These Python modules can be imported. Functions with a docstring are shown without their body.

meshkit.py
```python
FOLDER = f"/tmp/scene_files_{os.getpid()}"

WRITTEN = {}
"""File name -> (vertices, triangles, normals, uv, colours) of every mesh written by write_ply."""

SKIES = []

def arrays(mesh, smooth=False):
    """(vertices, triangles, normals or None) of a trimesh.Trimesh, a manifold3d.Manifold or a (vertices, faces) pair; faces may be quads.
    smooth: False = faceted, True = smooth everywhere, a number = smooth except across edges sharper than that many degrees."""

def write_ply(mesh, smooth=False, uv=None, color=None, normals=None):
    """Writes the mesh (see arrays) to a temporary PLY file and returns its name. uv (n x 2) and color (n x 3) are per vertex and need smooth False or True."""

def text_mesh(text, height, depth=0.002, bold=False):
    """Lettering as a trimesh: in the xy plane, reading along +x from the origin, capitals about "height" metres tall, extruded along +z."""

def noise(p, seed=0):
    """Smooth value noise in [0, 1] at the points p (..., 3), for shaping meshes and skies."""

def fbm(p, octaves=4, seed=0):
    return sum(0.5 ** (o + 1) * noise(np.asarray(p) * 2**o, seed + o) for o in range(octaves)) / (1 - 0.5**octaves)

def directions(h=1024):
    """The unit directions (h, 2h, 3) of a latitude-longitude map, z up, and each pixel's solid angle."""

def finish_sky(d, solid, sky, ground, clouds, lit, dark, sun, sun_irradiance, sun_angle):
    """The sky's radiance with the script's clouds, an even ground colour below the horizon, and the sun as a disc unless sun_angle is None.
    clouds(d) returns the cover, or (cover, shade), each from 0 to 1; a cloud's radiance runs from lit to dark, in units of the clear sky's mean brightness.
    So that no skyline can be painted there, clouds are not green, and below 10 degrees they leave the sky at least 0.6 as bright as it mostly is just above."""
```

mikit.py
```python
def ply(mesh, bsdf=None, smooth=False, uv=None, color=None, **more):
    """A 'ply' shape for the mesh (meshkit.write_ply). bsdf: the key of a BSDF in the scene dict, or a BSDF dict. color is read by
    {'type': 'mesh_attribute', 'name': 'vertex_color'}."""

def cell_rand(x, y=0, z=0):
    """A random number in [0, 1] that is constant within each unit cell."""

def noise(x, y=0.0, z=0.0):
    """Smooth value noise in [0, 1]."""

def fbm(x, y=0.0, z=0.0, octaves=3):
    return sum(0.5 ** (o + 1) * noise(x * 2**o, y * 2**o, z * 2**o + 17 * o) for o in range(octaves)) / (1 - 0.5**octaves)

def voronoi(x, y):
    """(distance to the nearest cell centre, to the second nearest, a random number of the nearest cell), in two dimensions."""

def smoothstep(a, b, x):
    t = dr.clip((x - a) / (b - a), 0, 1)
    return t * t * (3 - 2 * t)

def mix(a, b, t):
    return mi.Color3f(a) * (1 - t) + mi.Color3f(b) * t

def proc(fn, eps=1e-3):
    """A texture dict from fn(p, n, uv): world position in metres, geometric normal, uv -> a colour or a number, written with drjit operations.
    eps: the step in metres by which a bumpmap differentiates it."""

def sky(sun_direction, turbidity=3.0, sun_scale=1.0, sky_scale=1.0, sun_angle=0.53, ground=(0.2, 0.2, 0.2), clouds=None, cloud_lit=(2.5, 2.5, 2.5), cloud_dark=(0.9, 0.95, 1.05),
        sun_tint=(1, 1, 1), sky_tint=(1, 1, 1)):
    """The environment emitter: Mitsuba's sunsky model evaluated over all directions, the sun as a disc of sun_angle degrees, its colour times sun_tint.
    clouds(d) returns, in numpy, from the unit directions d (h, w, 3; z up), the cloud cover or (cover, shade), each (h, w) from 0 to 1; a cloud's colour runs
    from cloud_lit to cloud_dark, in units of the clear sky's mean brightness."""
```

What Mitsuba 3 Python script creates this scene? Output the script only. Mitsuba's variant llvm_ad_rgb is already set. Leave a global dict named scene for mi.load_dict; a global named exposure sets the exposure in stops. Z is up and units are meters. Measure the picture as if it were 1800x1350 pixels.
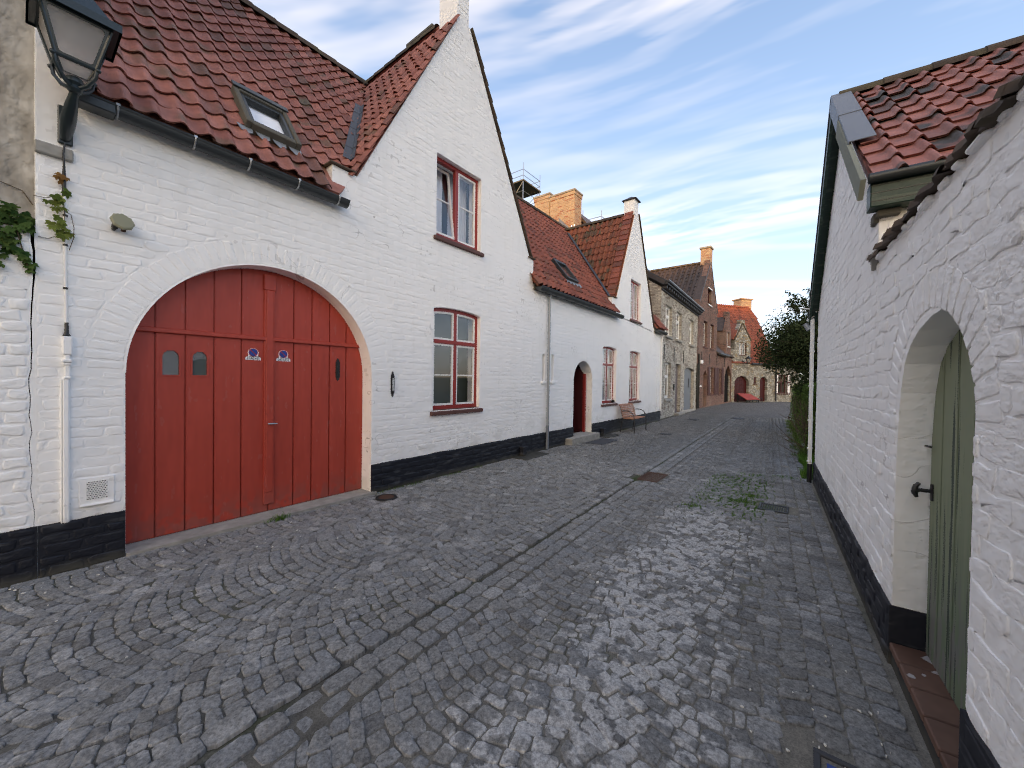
import math, random
import numpy as np
import trimesh, shapely
from shapely.geometry import Polygon, box as sbox, Point, LineString
from shapely import affinity
import drjit as dr
import mitsuba as mi
import mikit, meshkit
from mikit import proc, noise, fbm, voronoi, cell_rand, smoothstep, mix

T = mi.ScalarTransform4f
rng = np.random.default_rng(7)
scene, labels = {}, {}

# ------------------------------------------------------------------ camera
EYE = np.array([0.0, 0.0, 1.6])
CR = np.array([0.79218253, 0.610115, 0.0143713])
CU = np.array([-0.02026404, 0.002761, 0.99979085])
CF = np.array([-0.60994772, 0.79230806, -0.01455061])
scene['camera'] = {'type': 'perspective', 'fov': 2 * math.degrees(math.atan(900 / 676.0)), 'fov_axis': 'x', 'near_clip': 0.05, 'far_clip': 3000.0,
                   'to_world': T().look_at(origin=EYE.tolist(), target=(EYE + CF).tolist(), up=CU.tolist())}

# ------------------------------------------------------------------ sky and sun, exposure
SUN = (0.4592, -0.8637, 0.2079)


def clouds(d):
    """High thin cirrus drawn out in long streaks, thicker veils higher up, and a few old contrails."""
    z = np.maximum(d[..., 2], 0.02)
    px, py = d[..., 0] / (z + 0.10), d[..., 1] / (z + 0.10)
    a = math.radians(25)
    u, v = px * math.cos(a) + py * math.sin(a), -px * math.sin(a) + py * math.cos(a)
    w = meshkit.fbm(np.stack([u * 0.45, v * 0.55, 0 * u], -1), 3, seed=9) - 0.5
    v2 = v + 0.8 * w
    streak = meshkit.fbm(np.stack([u * 0.45 + 3, v2 * 2.4, 0 * u], -1), 5, seed=3)
    fine = meshkit.fbm(np.stack([u * 2.2 + v2 * 1.5, v2 * 7.0, 0 * u], -1), 4, seed=5)
    fibre = meshkit.fbm(np.stack([u * 2.4 - v2 * 3.0, v2 * 15.0 + u * 4, 0 * u], -1), 4, seed=25)
    patch = meshkit.fbm(np.stack([u * 0.5, v * 0.6, 0 * u + 4], -1), 3, seed=12)
    low = np.clip((0.42 - z) / 0.25, 0, 1)
    c = np.clip((streak - 0.485 + 0.05 * low) * 3.0, 0, 1) * np.clip(1.0 * (fine - 0.08) + 2.4 * (fibre - 0.45), 0, 1) * np.clip((patch - 0.30) * 3, 0, 1)
    vz = np.clip((z - 0.34) / 0.50, 0, 1)
    veil = np.clip((meshkit.fbm(np.stack([u * 0.9 + 1, v2 * 1.7, 0 * u + 9], -1), 4, seed=17) - 0.40) * 2.4 + 2.2 * (fibre - .46) + .22 * vz, 0, 1) * vz
    trail = 0
    for off, wid, k, amp in ((3.3, 0.030, 0.010, 0.9), (2.35, 0.05, -0.02, 0.4), (4.2, 0.06, 0.02, 0.8), (1.55, 0.05, 0.05, 0.25), (2.9, .08, 0.03, .55), (5.2, .08, .0, .7)):
        dist = np.abs(v - off - k * u + 0.04 * np.sin(u * 1.1 + off) + 0.12 * (fine - 0.5))
        trail = np.maximum(trail, amp * np.exp(-(dist / wid) ** 2) * np.clip(0.3 + 1.6 * (fine - 0.25), 0, 1))
    cover = 1 - (1 - np.clip(c, 0, .85)) * (1 - np.clip(trail, 0, .85)) * (1 - 0.7 * veil)
    return np.clip(cover, 0, 0.9), np.clip((z - 0.15) / 0.6, 0, 1)


scene['sky_light'] = mikit.sky(SUN, turbidity=6.0, sun_scale=0.36, sky_scale=1.0, sun_angle=0.6, ground=(0.12, 0.12, 0.12), clouds=clouds,
                               cloud_lit=(1.48, 1.45, 1.47), cloud_dark=(1.02, 0.99, 1.06), sun_tint=(1.0, 0.85, 0.62), sky_tint=(1.0, 0.98, 1.12))
exposure = 3.8

# ------------------------------------------------------------------ helpers
XF = -4.68                                   # the plane of the long white front on the left
Q0, QD, QN = np.array([0.105, 7.8, 0.0]), np.array([-0.06505344, 0.99788178, 0.0]), np.array([0.99788178, 0.06505344, 0.0])   # right-hand wall


class Frame:
    def __init__(self, o, ea, eb, en):
        self.o, self.m = np.asarray(o, float), np.array([ea, eb, en], float)

    def __call__(self, v):
        return np.asarray(v, float) @ self.m + self.o

    def at(self, a, b, c=0.0):
        return self((a, b, c))

    def shift(self, a=0, b=0, c=0):
        f = Frame(self.at(a, b, c), *self.m)
        return f


WORLD = Frame((0, 0, 0), (1, 0, 0), (0, 1, 0), (0, 0, 1))
LEFT = Frame((XF, 0, 0), (0, 1, 0), (0, 0, 1), (1, 0, 0))            # a = y, b = z, c = out to the street
RIGHT = Frame(Q0, -QD, (0, 0, 1), -QN)                               # a towards the viewer, b = z, c = out to the street


def facing(p0, p1):
    """Wall frame from ground point p0 to p1; the outside is to the right of that direction."""
    d = np.array([p1[0] - p0[0], p1[1] - p0[1], 0.0])
    d /= np.linalg.norm(d)
    return Frame((p0[0], p0[1], 0), d, (0, 0, 1), (d[1], -d[0], 0))


def slope(o, ea, out, deg):
    """Roof frame: a along the eaves, b up the slope, c normal; out = horizontal outward direction."""
    t = math.radians(deg)
    out = np.array([*out, 0.0])[:3] if len(out) == 2 else np.asarray(out, float)
    return Frame(o, ea, -out * math.cos(t) + np.array([0, 0, math.sin(t)]), out * math.sin(t) + np.array([0, 0, math.cos(t)]))


def numbered(key):
    if key not in scene and key not in labels:
        return key
    k = 1
    while f'{key}_{k:03d}' in scene or f'{key}_{k:03d}' in labels:
        k += 1
    return f'{key}_{k:03d}'


def VF(mesh):
    if hasattr(mesh, 'vertices'):
        return np.asarray(mesh.vertices, float), np.asarray(mesh.faces, int)
    v, f = np.asarray(mesh[0], float), np.asarray(mesh[1], int)
    if f.shape[1] == 4:
        f = np.vstack([f[:, [0, 1, 2]], f[:, [0, 2, 3]]])
    return v, f


def join(*meshes):
    vs, fs, n = [], [], 0
    for m in meshes:
        v, f = VF(m)
        vs.append(v)
        fs.append(f + n)
        n += len(v)
    return np.vstack(vs), np.vstack(fs)


def put(mesh, frame):
    v, f = VF(mesh)
    return frame(v), f


def add(key, mesh, bsdf, frame=None, smooth=False, uv=None, label=None, cat=None, group=None, kind=None, parent=None):
    if parent:
        key = parent + '__' + key
    key = numbered(key)
    v, f = VF(mesh)
    if frame is not None:
        v = frame(v)
    scene[key] = mikit.ply((v, f), bsdf, smooth=smooth, uv=uv)
    e = {k: x for k, x in (('label', label), ('category', cat), ('group', group), ('kind', kind)) if x}
    if e:
        labels[key] = e
    return key


def thing(name, label, cat, group=None):
    key = numbered(name)
    labels[key] = {'label': label, 'category': cat}
    if group:
        labels[key]['group'] = group
    return key


def bx(a0, a1, b0, b1, c0, c1, bev=0.0):
    """A box, its edges chamfered by bev."""
    lo, hi = np.array([min(a0, a1), min(b0, b1), min(c0, c1)]), np.array([max(a0, a1), max(b0, b1), max(c0, c1)])
    if bev <= 0:
        m = trimesh.creation.box(bounds=[lo, hi])
        return VF(m)
    bev = min(bev, 0.49 * float((hi - lo).min()))
    pts = []
    for k in range(3):
        o = [i for i in range(3) if i != k]
        for s in np.ndindex(2, 2, 2):
            p = np.where(np.array(s) == 1, hi, lo).astype(float)
            for i in o:
                p[i] += bev if s[i] == 0 else -bev
            pts.append(p)
    return VF(trimesh.convex.convex_hull(np.array(pts)))


def prism(poly, c0, c1):
    """shapely polygon in (a, b), extruded from c0 to c1."""
    ms = []
    for g in getattr(poly, 'geoms', [poly]):
        if g.area < 1e-7:
            continue
        m = trimesh.creation.extrude_polygon(g, c1 - c0, engine='earcut')
        m.apply_translation([0, 0, c0])
        ms.append(m)
    return join(*ms)


def tube(pts, r, sides=8, closed_ends=True):
    p = np.asarray(pts, float)
    r = np.broadcast_to(np.asarray(r, float), (len(p),))
    t = np.gradient(p, axis=0)
    t /= np.linalg.norm(t, axis=1, keepdims=True) + 1e-12
    ref = np.array([0, 0, 1.0]) if abs(t[:, 2]).mean() < 0.9 else np.array([1.0, 0, 0])
    a = np.cross(t, ref)
    a /= np.linalg.norm(a, axis=1, keepdims=True) + 1e-12
    b = np.cross(t, a)
    ang = np.arange(sides) * 2 * np.pi / sides
    v = p[:, None] + r[:, None, None] * (np.cos(ang)[None, :, None] * a[:, None] + np.sin(ang)[None, :, None] * b[:, None])
    v = v.reshape(-1, 3)
    i, j = np.meshgrid(np.arange(len(p) - 1), np.arange(sides), indexing='ij')
    q = np.stack([i * sides + j, i * sides + (j + 1) % sides, (i + 1) * sides + (j + 1) % sides, (i + 1) * sides + j], -1).reshape(-1, 4)
    f = np.vstack([q[:, [0, 2, 1]], q[:, [0, 3, 2]]])
    if closed_ends:
        n = len(v)
        v = np.vstack([v, p[:1], p[-1:]])
        k = np.arange(sides)
        e0 = np.stack([np.full(sides, n), k, (k + 1) % sides], 1)
        base = (len(p) - 1) * sides
        e1 = np.stack([np.full(sides, n + 1), base + (k + 1) % sides, base + k], 1)
        f = np.vstack([f, e0[:, [0, 2, 1]], e1[:, [0, 2, 1]]])
    return v, f


def lathe(profile, sides=20):
    m = trimesh.creation.revolve(np.asarray(profile, float), sections=sides)
    return VF(m)


def sheet(pts):
    """A flat polygon of 3-d corners as a fan."""
    p = np.asarray(pts, float)
    return p, np.array([[0, i, i + 1] for i in range(1, len(p) - 1)])


def slabpts(pts, thick):
    """A flat polygon of 3-d corners given thickness against its normal."""
    p = np.asarray(pts, float)
    n = np.cross(p[1] - p[0], p[2] - p[0])
    n /= np.linalg.norm(n)
    q = p - n * thick
    k = len(p)
    f = [[0, i, i + 1] for i in range(1, k - 1)] + [[k, k + i + 1, k + i] for i in range(1, k - 1)]
    for i in range(k):
        j = (i + 1) % k
        f += [[i, k + i, k + j], [i, k + j, j]]
    return np.vstack([p, q]), np.array(f)


def pixels(v):
    """Pixel positions in the 1800 x 1350 frame and depth along the view axis."""
    q = v - EYE
    z = q @ CF
    zz = np.maximum(z, 0.05)
    return np.stack([900 + 676 * (q @ CR) / zz, 675 - 676 * (q @ CU) / zz], -1), z


NEXT_ID = [1]


def emit(parent, name, V, F, bsdf, limit=300, smooth=True, local=None, minpx=0, stuff_name=None):
    """Pieces V (n, k, 3) of one topology F: the ones that show largest become entries of their own, the rest one mesh."""
    n, k = V.shape[:2]
    if n == 0:
        return
    px, z = pixels(V.reshape(-1, 3))
    px, z = px.reshape(n, k, 2), z.reshape(n, k)
    c = px.mean(1)
    span = px.max(1) - px.min(1)
    inside = (z.min(1) > 0.1) & (c[:, 0] > -20) & (c[:, 0] < 1820) & (c[:, 1] > -20) & (c[:, 1] < 1370)
    score = np.where(inside, np.sqrt(np.abs(span[:, 0] * span[:, 1])), -1)
    ids = NEXT_ID[0] + np.arange(n)
    NEXT_ID[0] += n
    loc = local if local is not None else V - V.mean(1, keepdims=True)
    ext = np.abs(loc[..., :2]).max() + 1e-6 if local is not None else np.abs(loc).max() + 1e-6
    l2 = loc[..., :2] if local is not None else np.stack([loc @ np.array([0.62, 0.53, 0.18]), loc @ np.array([-0.2, 0.35, 0.9])], -1)
    uv = np.stack([ids[:, None] + 0.5 + 0.42 * np.clip(l2[..., 0] / ext, -1, 1), l2[..., 1] / ext], -1)
    order = np.argsort(-score)
    chosen = [i for i in order[:limit] if score[i] >= max(minpx, 0)]
    rest = np.setdiff1d(np.arange(n), chosen)
    base = parent + '__' + name
    for j, i in enumerate(chosen):
        key = base if j == 0 and base not in scene else numbered(base)
        scene[key] = mikit.ply((V[i], F), bsdf, smooth=smooth, uv=uv[i])
    if len(rest):
        vs = V[rest].reshape(-1, 3)
        fs = (F[None] + (np.arange(len(rest)) * k)[:, None, None]).reshape(-1, 3)
        key = numbered(parent + '__' + (stuff_name or name + '_field'))
        scene[key] = mikit.ply((vs, fs), bsdf, smooth=smooth, uv=uv[rest].reshape(-1, 2))
        labels[key] = {'kind': 'stuff'}


def rings(P, levels, top=True):
    """Pieces from outline rings P (n, m, 2): levels = [(inset, height (n,) or number), ...], closed by a fan on top."""
    n, m = P.shape[:2]
    cen = P.mean(1, keepdims=True)
    d = cen - P
    ln = np.linalg.norm(d, axis=-1, keepdims=True) + 1e-9
    out = []
    for inset, h in levels:
        xy = P + d * np.minimum(inset / ln, 0.8)
        hh = np.broadcast_to(np.asarray(h, float).reshape(-1, 1) if np.ndim(h) else np.full((n, 1), h), (n, 1))
        out.append(np.concatenate([xy, np.broadcast_to(hh[:, :, None], (n, m, 1))], -1))
    hh = out[-1][:, :1, 2:]
    V = np.concatenate(out + [np.concatenate([cen, hh], -1)], 1)
    F = []
    L = len(levels)
    for l in range(L - 1):
        for i in range(m):
            j = (i + 1) % m
            a, b, c, e = l * m + i, l * m + j, (l + 1) * m + j, (l + 1) * m + i
            F += [[a, b, c], [a, c, e]]
    top0 = (L - 1) * m
    for i in range(m):
        F.append([top0 + i, top0 + (i + 1) % m, L * m])
    return V, np.array(F)


UNIT10 = np.array([(-1, -.72), (-.9, -1), (0, -1), (.9, -1), (1, -.72), (1, .72), (.9, 1), (0, 1), (-.9, 1), (-1, .72)])


def bricks(parent, frame, region, pitch, length, h, bsdf, limit=300, joint=0.010, inset=0.007, c=0.0, seed=1, rough=0.0, name='brick', a_lim=None, smooth=True, taper=0.12):
    """Brick faces standing a few millimetres proud of a wall; region = shapely polygon in the wall's (a, b)."""
    r = np.random.default_rng(seed)
    a0, b0, a1, b1 = region.bounds
    rows = []
    k0 = int(math.floor(b0 / pitch))
    for k in range(k0, int(b1 / pitch) + 2):
        n = int((a1 - a0) / length) + 4
        a = a0 - length * (1 + 0.5 * (k % 2)) + np.arange(n) * length + r.normal(0, 0.012, n) + r.uniform(0, 0.04)
        rows.append(np.stack([a[:-1] + joint / 2, a[1:] - joint / 2, np.full(n - 1, k * pitch + joint / 2), np.full(n - 1, (k + 1) * pitch - joint / 2)], 1))
    B = np.vstack(rows)
    wob = 0.006 * np.sin(B[:, 0] * 1.7 + seed) + 0.005 * np.sin(B[:, 0] * 0.6 + B[:, 2] * 2)
    B[:, 2:] += wob[:, None]
    B = B[(B[:, 1] > a0) & (B[:, 0] < a1) & (B[:, 3] > b0) & (B[:, 2] < b1)]
    hw, hh = (B[:, 1] - B[:, 0]) / 2, (B[:, 3] - B[:, 2]) / 2
    P = UNIT10[None] * np.stack([hw, hh], -1)[:, None] + np.stack([(B[:, 0] + B[:, 1]) / 2, (B[:, 2] + B[:, 3]) / 2], -1)[:, None]
    P = P + r.normal(0, 0.0022 + rough * 0.004, P.shape)
    shapely.prepare(region)
    ins = shapely.contains_xy(region, P[..., 0].ravel(), P[..., 1].ravel()).reshape(P.shape[:2])
    full = ins.all(1)
    keep = [P[full]]
    part = np.nonzero(ins.any(1) & ~full)[0]
    cut = []
    for i in part:
        g = Polygon(P[i]).buffer(0).intersection(region)
        if g.geom_type != 'Polygon':
            g = max(getattr(g, 'geoms', [g]), key=lambda x: x.area)
        if g.geom_type != 'Polygon' or g.area < 0.25 * pitch * pitch:
            continue
        ring = shapely.geometry.polygon.orient(g, 1.0).exterior
        cut.append([ring.interpolate(t, normalized=True).coords[0] for t in np.arange(10) / 10])
    if cut:
        keep.append(np.array(cut))
    P = np.concatenate(keep)
    n = len(P)
    hgt = h * np.clip(r.normal(1, 0.35 + rough * 0.3, n), 0.15, 2.2)
    V, F = rings(P, [(-0.0015, -0.004), (inset * 0.35, hgt * 0.55), (inset * 1.6, hgt)])
    cen = P.mean(1)
    tilt = r.normal(0, taper * h / 0.1, (n, 2)) * (1 + rough)
    V[..., 2] += np.where(V[..., 2] > 0, ((V[..., :2] - cen[:, None]) * tilt[:, None]).sum(-1), 0)
    V[..., 2] += c
    local = V[..., :2] - cen[:, None]
    emit(parent, name, frame(V.reshape(-1, 3)).reshape(V.shape), F, bsdf, limit, smooth, local)


def voussoirs(parent, frame, ca, cb, r0, r1, t0, t1, n, h, bsdf, limit=60, c=0.0, seed=2, name='arch_brick', ry=None):
    """Bricks set on edge round an arch."""
    r = np.random.default_rng(seed)
    e = np.linspace(t0, t1, n + 1)
    ky = 1.0 if ry is None else ry
    P = []
    for i in range(n):
        a0, a1 = e[i] + 0.006 / r0, e[i + 1] - 0.006 / r0
        rr0, rr1 = r0 + 0.012, r1 + r.normal(0, 0.008)
        ring = []
        for (rad, ang) in ((rr0, a0), (rr0, a1), (rr0 * .55 + rr1 * .45, a1), (rr1 - .008, a1), (rr1, a1 - .15 * (a1 - a0)), (rr1, a0 + .15 * (a1 - a0)), (rr1 - .008, a0), (rr0 * .55 + rr1 * .45, a0)):
            ring.append((ca + rad * math.cos(ang), cb + rad * ky * math.sin(ang)))
        pg = Polygon(ring)
        if not pg.exterior.is_ccw:
            ring = ring[::-1]
        P.append(ring)
    P = np.array(P) + r.normal(0, 0.0015, (n, 8, 2))
    hgt = h * np.clip(r.normal(1, 0.3, n), 0.3, 2)
    V, F = rings(P, [(-0.001, -0.004), (0.003, hgt * .6), (0.010, hgt)])
    V[..., 2] += c
    emit(parent, name, frame(V.reshape(-1, 3)).reshape(V.shape), F, bsdf, limit, True, V[..., :2] - P.mean(1)[:, None])


def arch_poly(a0, a1, b0, spring, rise=None, n=24):
    """Opening with an arched head: half-width decides the radius unless a flat rise is given."""
    ca, w = (a0 + a1) / 2, (a1 - a0) / 2
    t = np.linspace(0, np.pi, n + 1)
    rise = w if rise is None else rise
    return Polygon([(a0, b0), (a1, b0)] + [(ca + w * math.cos(x), spring + rise * math.sin(x)) for x in t])


def pantiles(parent, frame, a0, a1, b0, b1, width, gauge, bsdf, keep=None, limit=300, amp=0.028, kind='pan', seed=3, name='tile', thick=0.014):
    """Courses of tiles on a roof slope; keep(a, b) says where a tile lies."""
    r = np.random.default_rng(seed)
    cols, rows = int(round((a1 - a0) / width)), int(round((b1 - b0) / gauge))
    ia, ib = np.meshgrid(np.arange(cols), np.arange(rows), indexing='ij')
    ia, ib = ia.ravel(), ib.ravel()
    A, B = a0 + ia * width, b0 + ib * gauge
    if keep is not None:
        m = np.array([bool(keep(x + width / 2, y + gauge / 2)) for x, y in zip(A, B)])
        A, B = A[m], B[m]
    n = len(A)
    if n == 0:
        return
    if kind == 'pan':
        t = np.linspace(0, 1.10, 10)
        prof = amp * np.where(t < 0.58, -0.55 * np.sin(np.pi * t / 0.58), 1.15 * np.sin(np.pi * (t - 0.58) / 0.50))
    elif kind == 'roll':
        t = np.array([0, .08, .30, .56, .66, .72, .79, .86, .94, 1.0, 1.06])
        prof = amp * np.array([-.05, 0, .02, .04, .22, .85, 1.2, 1.25, .85, .3, .0])
    else:                                                           # flat
        t = np.linspace(0.01, 0.985, 4)
        prof = amp * np.array([0.0, .1, .1, 0.0])
    k = len(t)
    L = gauge + 0.07
    lift = 0.024 + amp * 0.1
    ua = t * width
    topf = np.stack([ua, np.zeros(k), prof + lift], -1)
    topm = np.stack([ua, np.full(k, L * .5), prof + lift * .5], -1)
    topb = np.stack([ua, np.full(k, L), prof * .9], -1)
    lip = np.stack([ua, np.full(k, 0.004), prof + lift - thick], -1)
    und = np.stack([ua, np.full(k, L * .5), prof + lift * .5 - thick], -1)
    base = np.vstack([und, lip, topf, topf + [0, .0006, 0], topm, topb])
    V = np.broadcast_to(base[None], (n,) + base.shape).copy()
    V[..., 0] += A[:, None] + r.normal(0, 0.003, n)[:, None]
    V[..., 1] += B[:, None] + r.normal(0, 0.006, n)[:, None]
    V[..., 2] += r.normal(0, 0.003, n)[:, None]
    sk = r.normal(0, 0.012, n)
    V[..., 0] += sk[:, None] * (V[..., 1] - B[:, None])
    F = []
    for row in (0, 1, 3, 4):
        for i in range(k - 1):
            p, q = row * k + i, (row + 1) * k + i
            F += [[p, p + 1, q + 1], [p, q + 1, q]]
    F = np.array(F)
    local = np.stack([V[..., 0] - A[:, None] - width / 2, V[..., 1] - B[:, None] - gauge / 2], -1)
    emit(parent, name, frame(V.reshape(-1, 3)).reshape(V.shape), F, bsdf, limit, True, local)


def half_round(parent, pts, r, bsdf, name='gutter', label=None, lip=0.012):
    """A half-round gutter along a line, with a bead along its outer edge; pts are its two ends, the outward direction last."""
    p0, p1, out = (np.asarray(x, float) for x in pts)
    d = p1 - p0
    up = np.array([0, 0, 1.0])
    t = np.linspace(np.pi, 2 * np.pi, 13)
    prof = [(r * math.cos(x), r * math.sin(x)) for x in t] + [(r - .004, 0.004)] + [((r - .006) * math.cos(x), (r - .006) * math.sin(x)) for x in t[::-1]]
    V = np.array([p0 + out * x + up * y for x, y in prof] + [p1 + out * x + up * y for x, y in prof])
    k = len(prof)
    F = []
    for i in range(k):
        j = (i + 1) % k
        F += [[i, j, k + j], [i, k + j, k + i]]
    cap0 = [[0 + 0, i, i + 1] for i in range(1, 12)]
    cap1 = [[k, k + i + 1, k + i] for i in range(1, 12)]
    bead = tube([p0 + out * r, p1 + out * r], lip, 8)
    return add(name, join((V, np.array(F + cap0 + cap1)), bead), bsdf, smooth=40, parent=parent, label=label)
# ------------------------------------------------------------------ materials
def rgb(*c):
    return {'type': 'rgb', 'value': [float(x) for x in c]}


def mat(key, color, rough=0.8, spec=0.3, metal=0.0, bump=None, scale=0.0, coat=0.0):
    b = {'type': 'principled', 'base_color': color if isinstance(color, dict) else rgb(*color), 'roughness': rough, 'specular': spec, 'metallic': metal}
    if coat:
        b['clearcoat'] = coat
        b['clearcoat_gloss'] = 0.8
    if bump is not None:
        b = {'type': 'bumpmap', 'arbitrary': bump, 'scale': scale, 'nested': b}
    scene[key] = {'type': 'twosided', 'bsdf': b}
    return key


def tone(uv):
    return cell_rand(dr.floor(uv.x), 3.0, 5.0), cell_rand(dr.floor(uv.x), 7.0, 1.0)


def paint_color(p, n, uv):
    big = fbm(p.y * 0.8 + p.x * 0.6, p.z * 0.9, 3.0, 2)
    f = fbm(p.y * 5 + p.x * 4.1, p.z * 8, 1.0, 3)
    crack = dr.abs(fbm(p.y * 2.6 + p.x * 2.2, p.z * 4.0, 9.0, 3) - 0.5)
    where = smoothstep(0.585, 0.66, fbm(p.y * 0.9 + p.x, p.z * 1.1, 21.0, 2))
    line = (1 - smoothstep(0.0, 0.006, crack)) * where
    low = 1 - smoothstep(0.4, 0.95, p.z)
    dirt = smoothstep(0.62, 0.85, f) * 0.10 + smoothstep(0.5, 0.8, big) * 0.05 + low * smoothstep(0.42, 0.72, f) * 0.28
    streak = smoothstep(0.55, 0.78, fbm(p.y * 15 + p.x * 13, p.z * 0.9, 14.0, 3)) * 0.07
    c = mix((0.88, 0.88, 0.87), (0.55, 0.54, 0.49), dirt + streak)
    pit = smoothstep(0.80, 0.84, noise(p.y * 26 + p.x * 21, p.z * 26, 4.0)) * smoothstep(0.67, 0.76, fbm(p.y * 1.7 + p.x, p.z * 1.7, 31.0, 2))
    return mix(c, (0.20, 0.18, 0.16), dr.maximum(line * 0.55, pit * 0.25))


def paint_bump(p, n, uv):
    s = p.x * 0.7 + p.y
    return fbm(s * 22, p.z * 34, p.x * 9, 3) + 0.35 * noise(s * 120, p.z * 120, 2.0)


PB = proc(paint_bump, 0.002)
PC = proc(paint_color)
mat('white_paint', PC, 0.62, 0.3, bump=PB, scale=0.0048)
mat('white_rough', PC, 0.6, 0.3, bump=PB, scale=0.011)
mat('white_trim', (0.78, 0.78, 0.76), 0.45, 0.4)


def plinth_color(p, n, uv):
    f = fbm(p.y * 6 + p.x * 5, p.z * 30, 2.0, 3)
    base = smoothstep(0.10, 0.0, p.z + 0.05 * (fbm(p.y * 9 + p.x * 7, 0.0, 1.0, 2) - 0.5))
    c = mix((0.010, 0.012, 0.019), (0.035, 0.038, 0.045), smoothstep(0.55, 0.8, f))
    return mix(c, (0.07, 0.068, 0.055), base * 0.8)


mat('plinth_paint', proc(plinth_color), 0.5, 0.35, bump=PB, scale=0.004)


def tile_fn(c0, c1, c2, moss, amount):
    def fn(p, n, uv):
        a, b = tone(uv)
        s = fbm(p.x * 9 + a * 20, p.y * 9, p.z * 9, 3)
        lich = smoothstep(0.58, 0.72, fbm(p.x * 3.1, p.y * 3.1, p.z * 3.1 + b * 2, 3)) * amount
        c = mix(mix(c0, c1, a), c2, smoothstep(0.72, 1.0, b) * 0.8)
        c = c * (0.62 + 0.72 * s)
        return mix(c, moss, dr.clip(lich + smoothstep(0.93, 0.99, b) * 0.5 * amount, 0, 1))
    return proc(fn)


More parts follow.
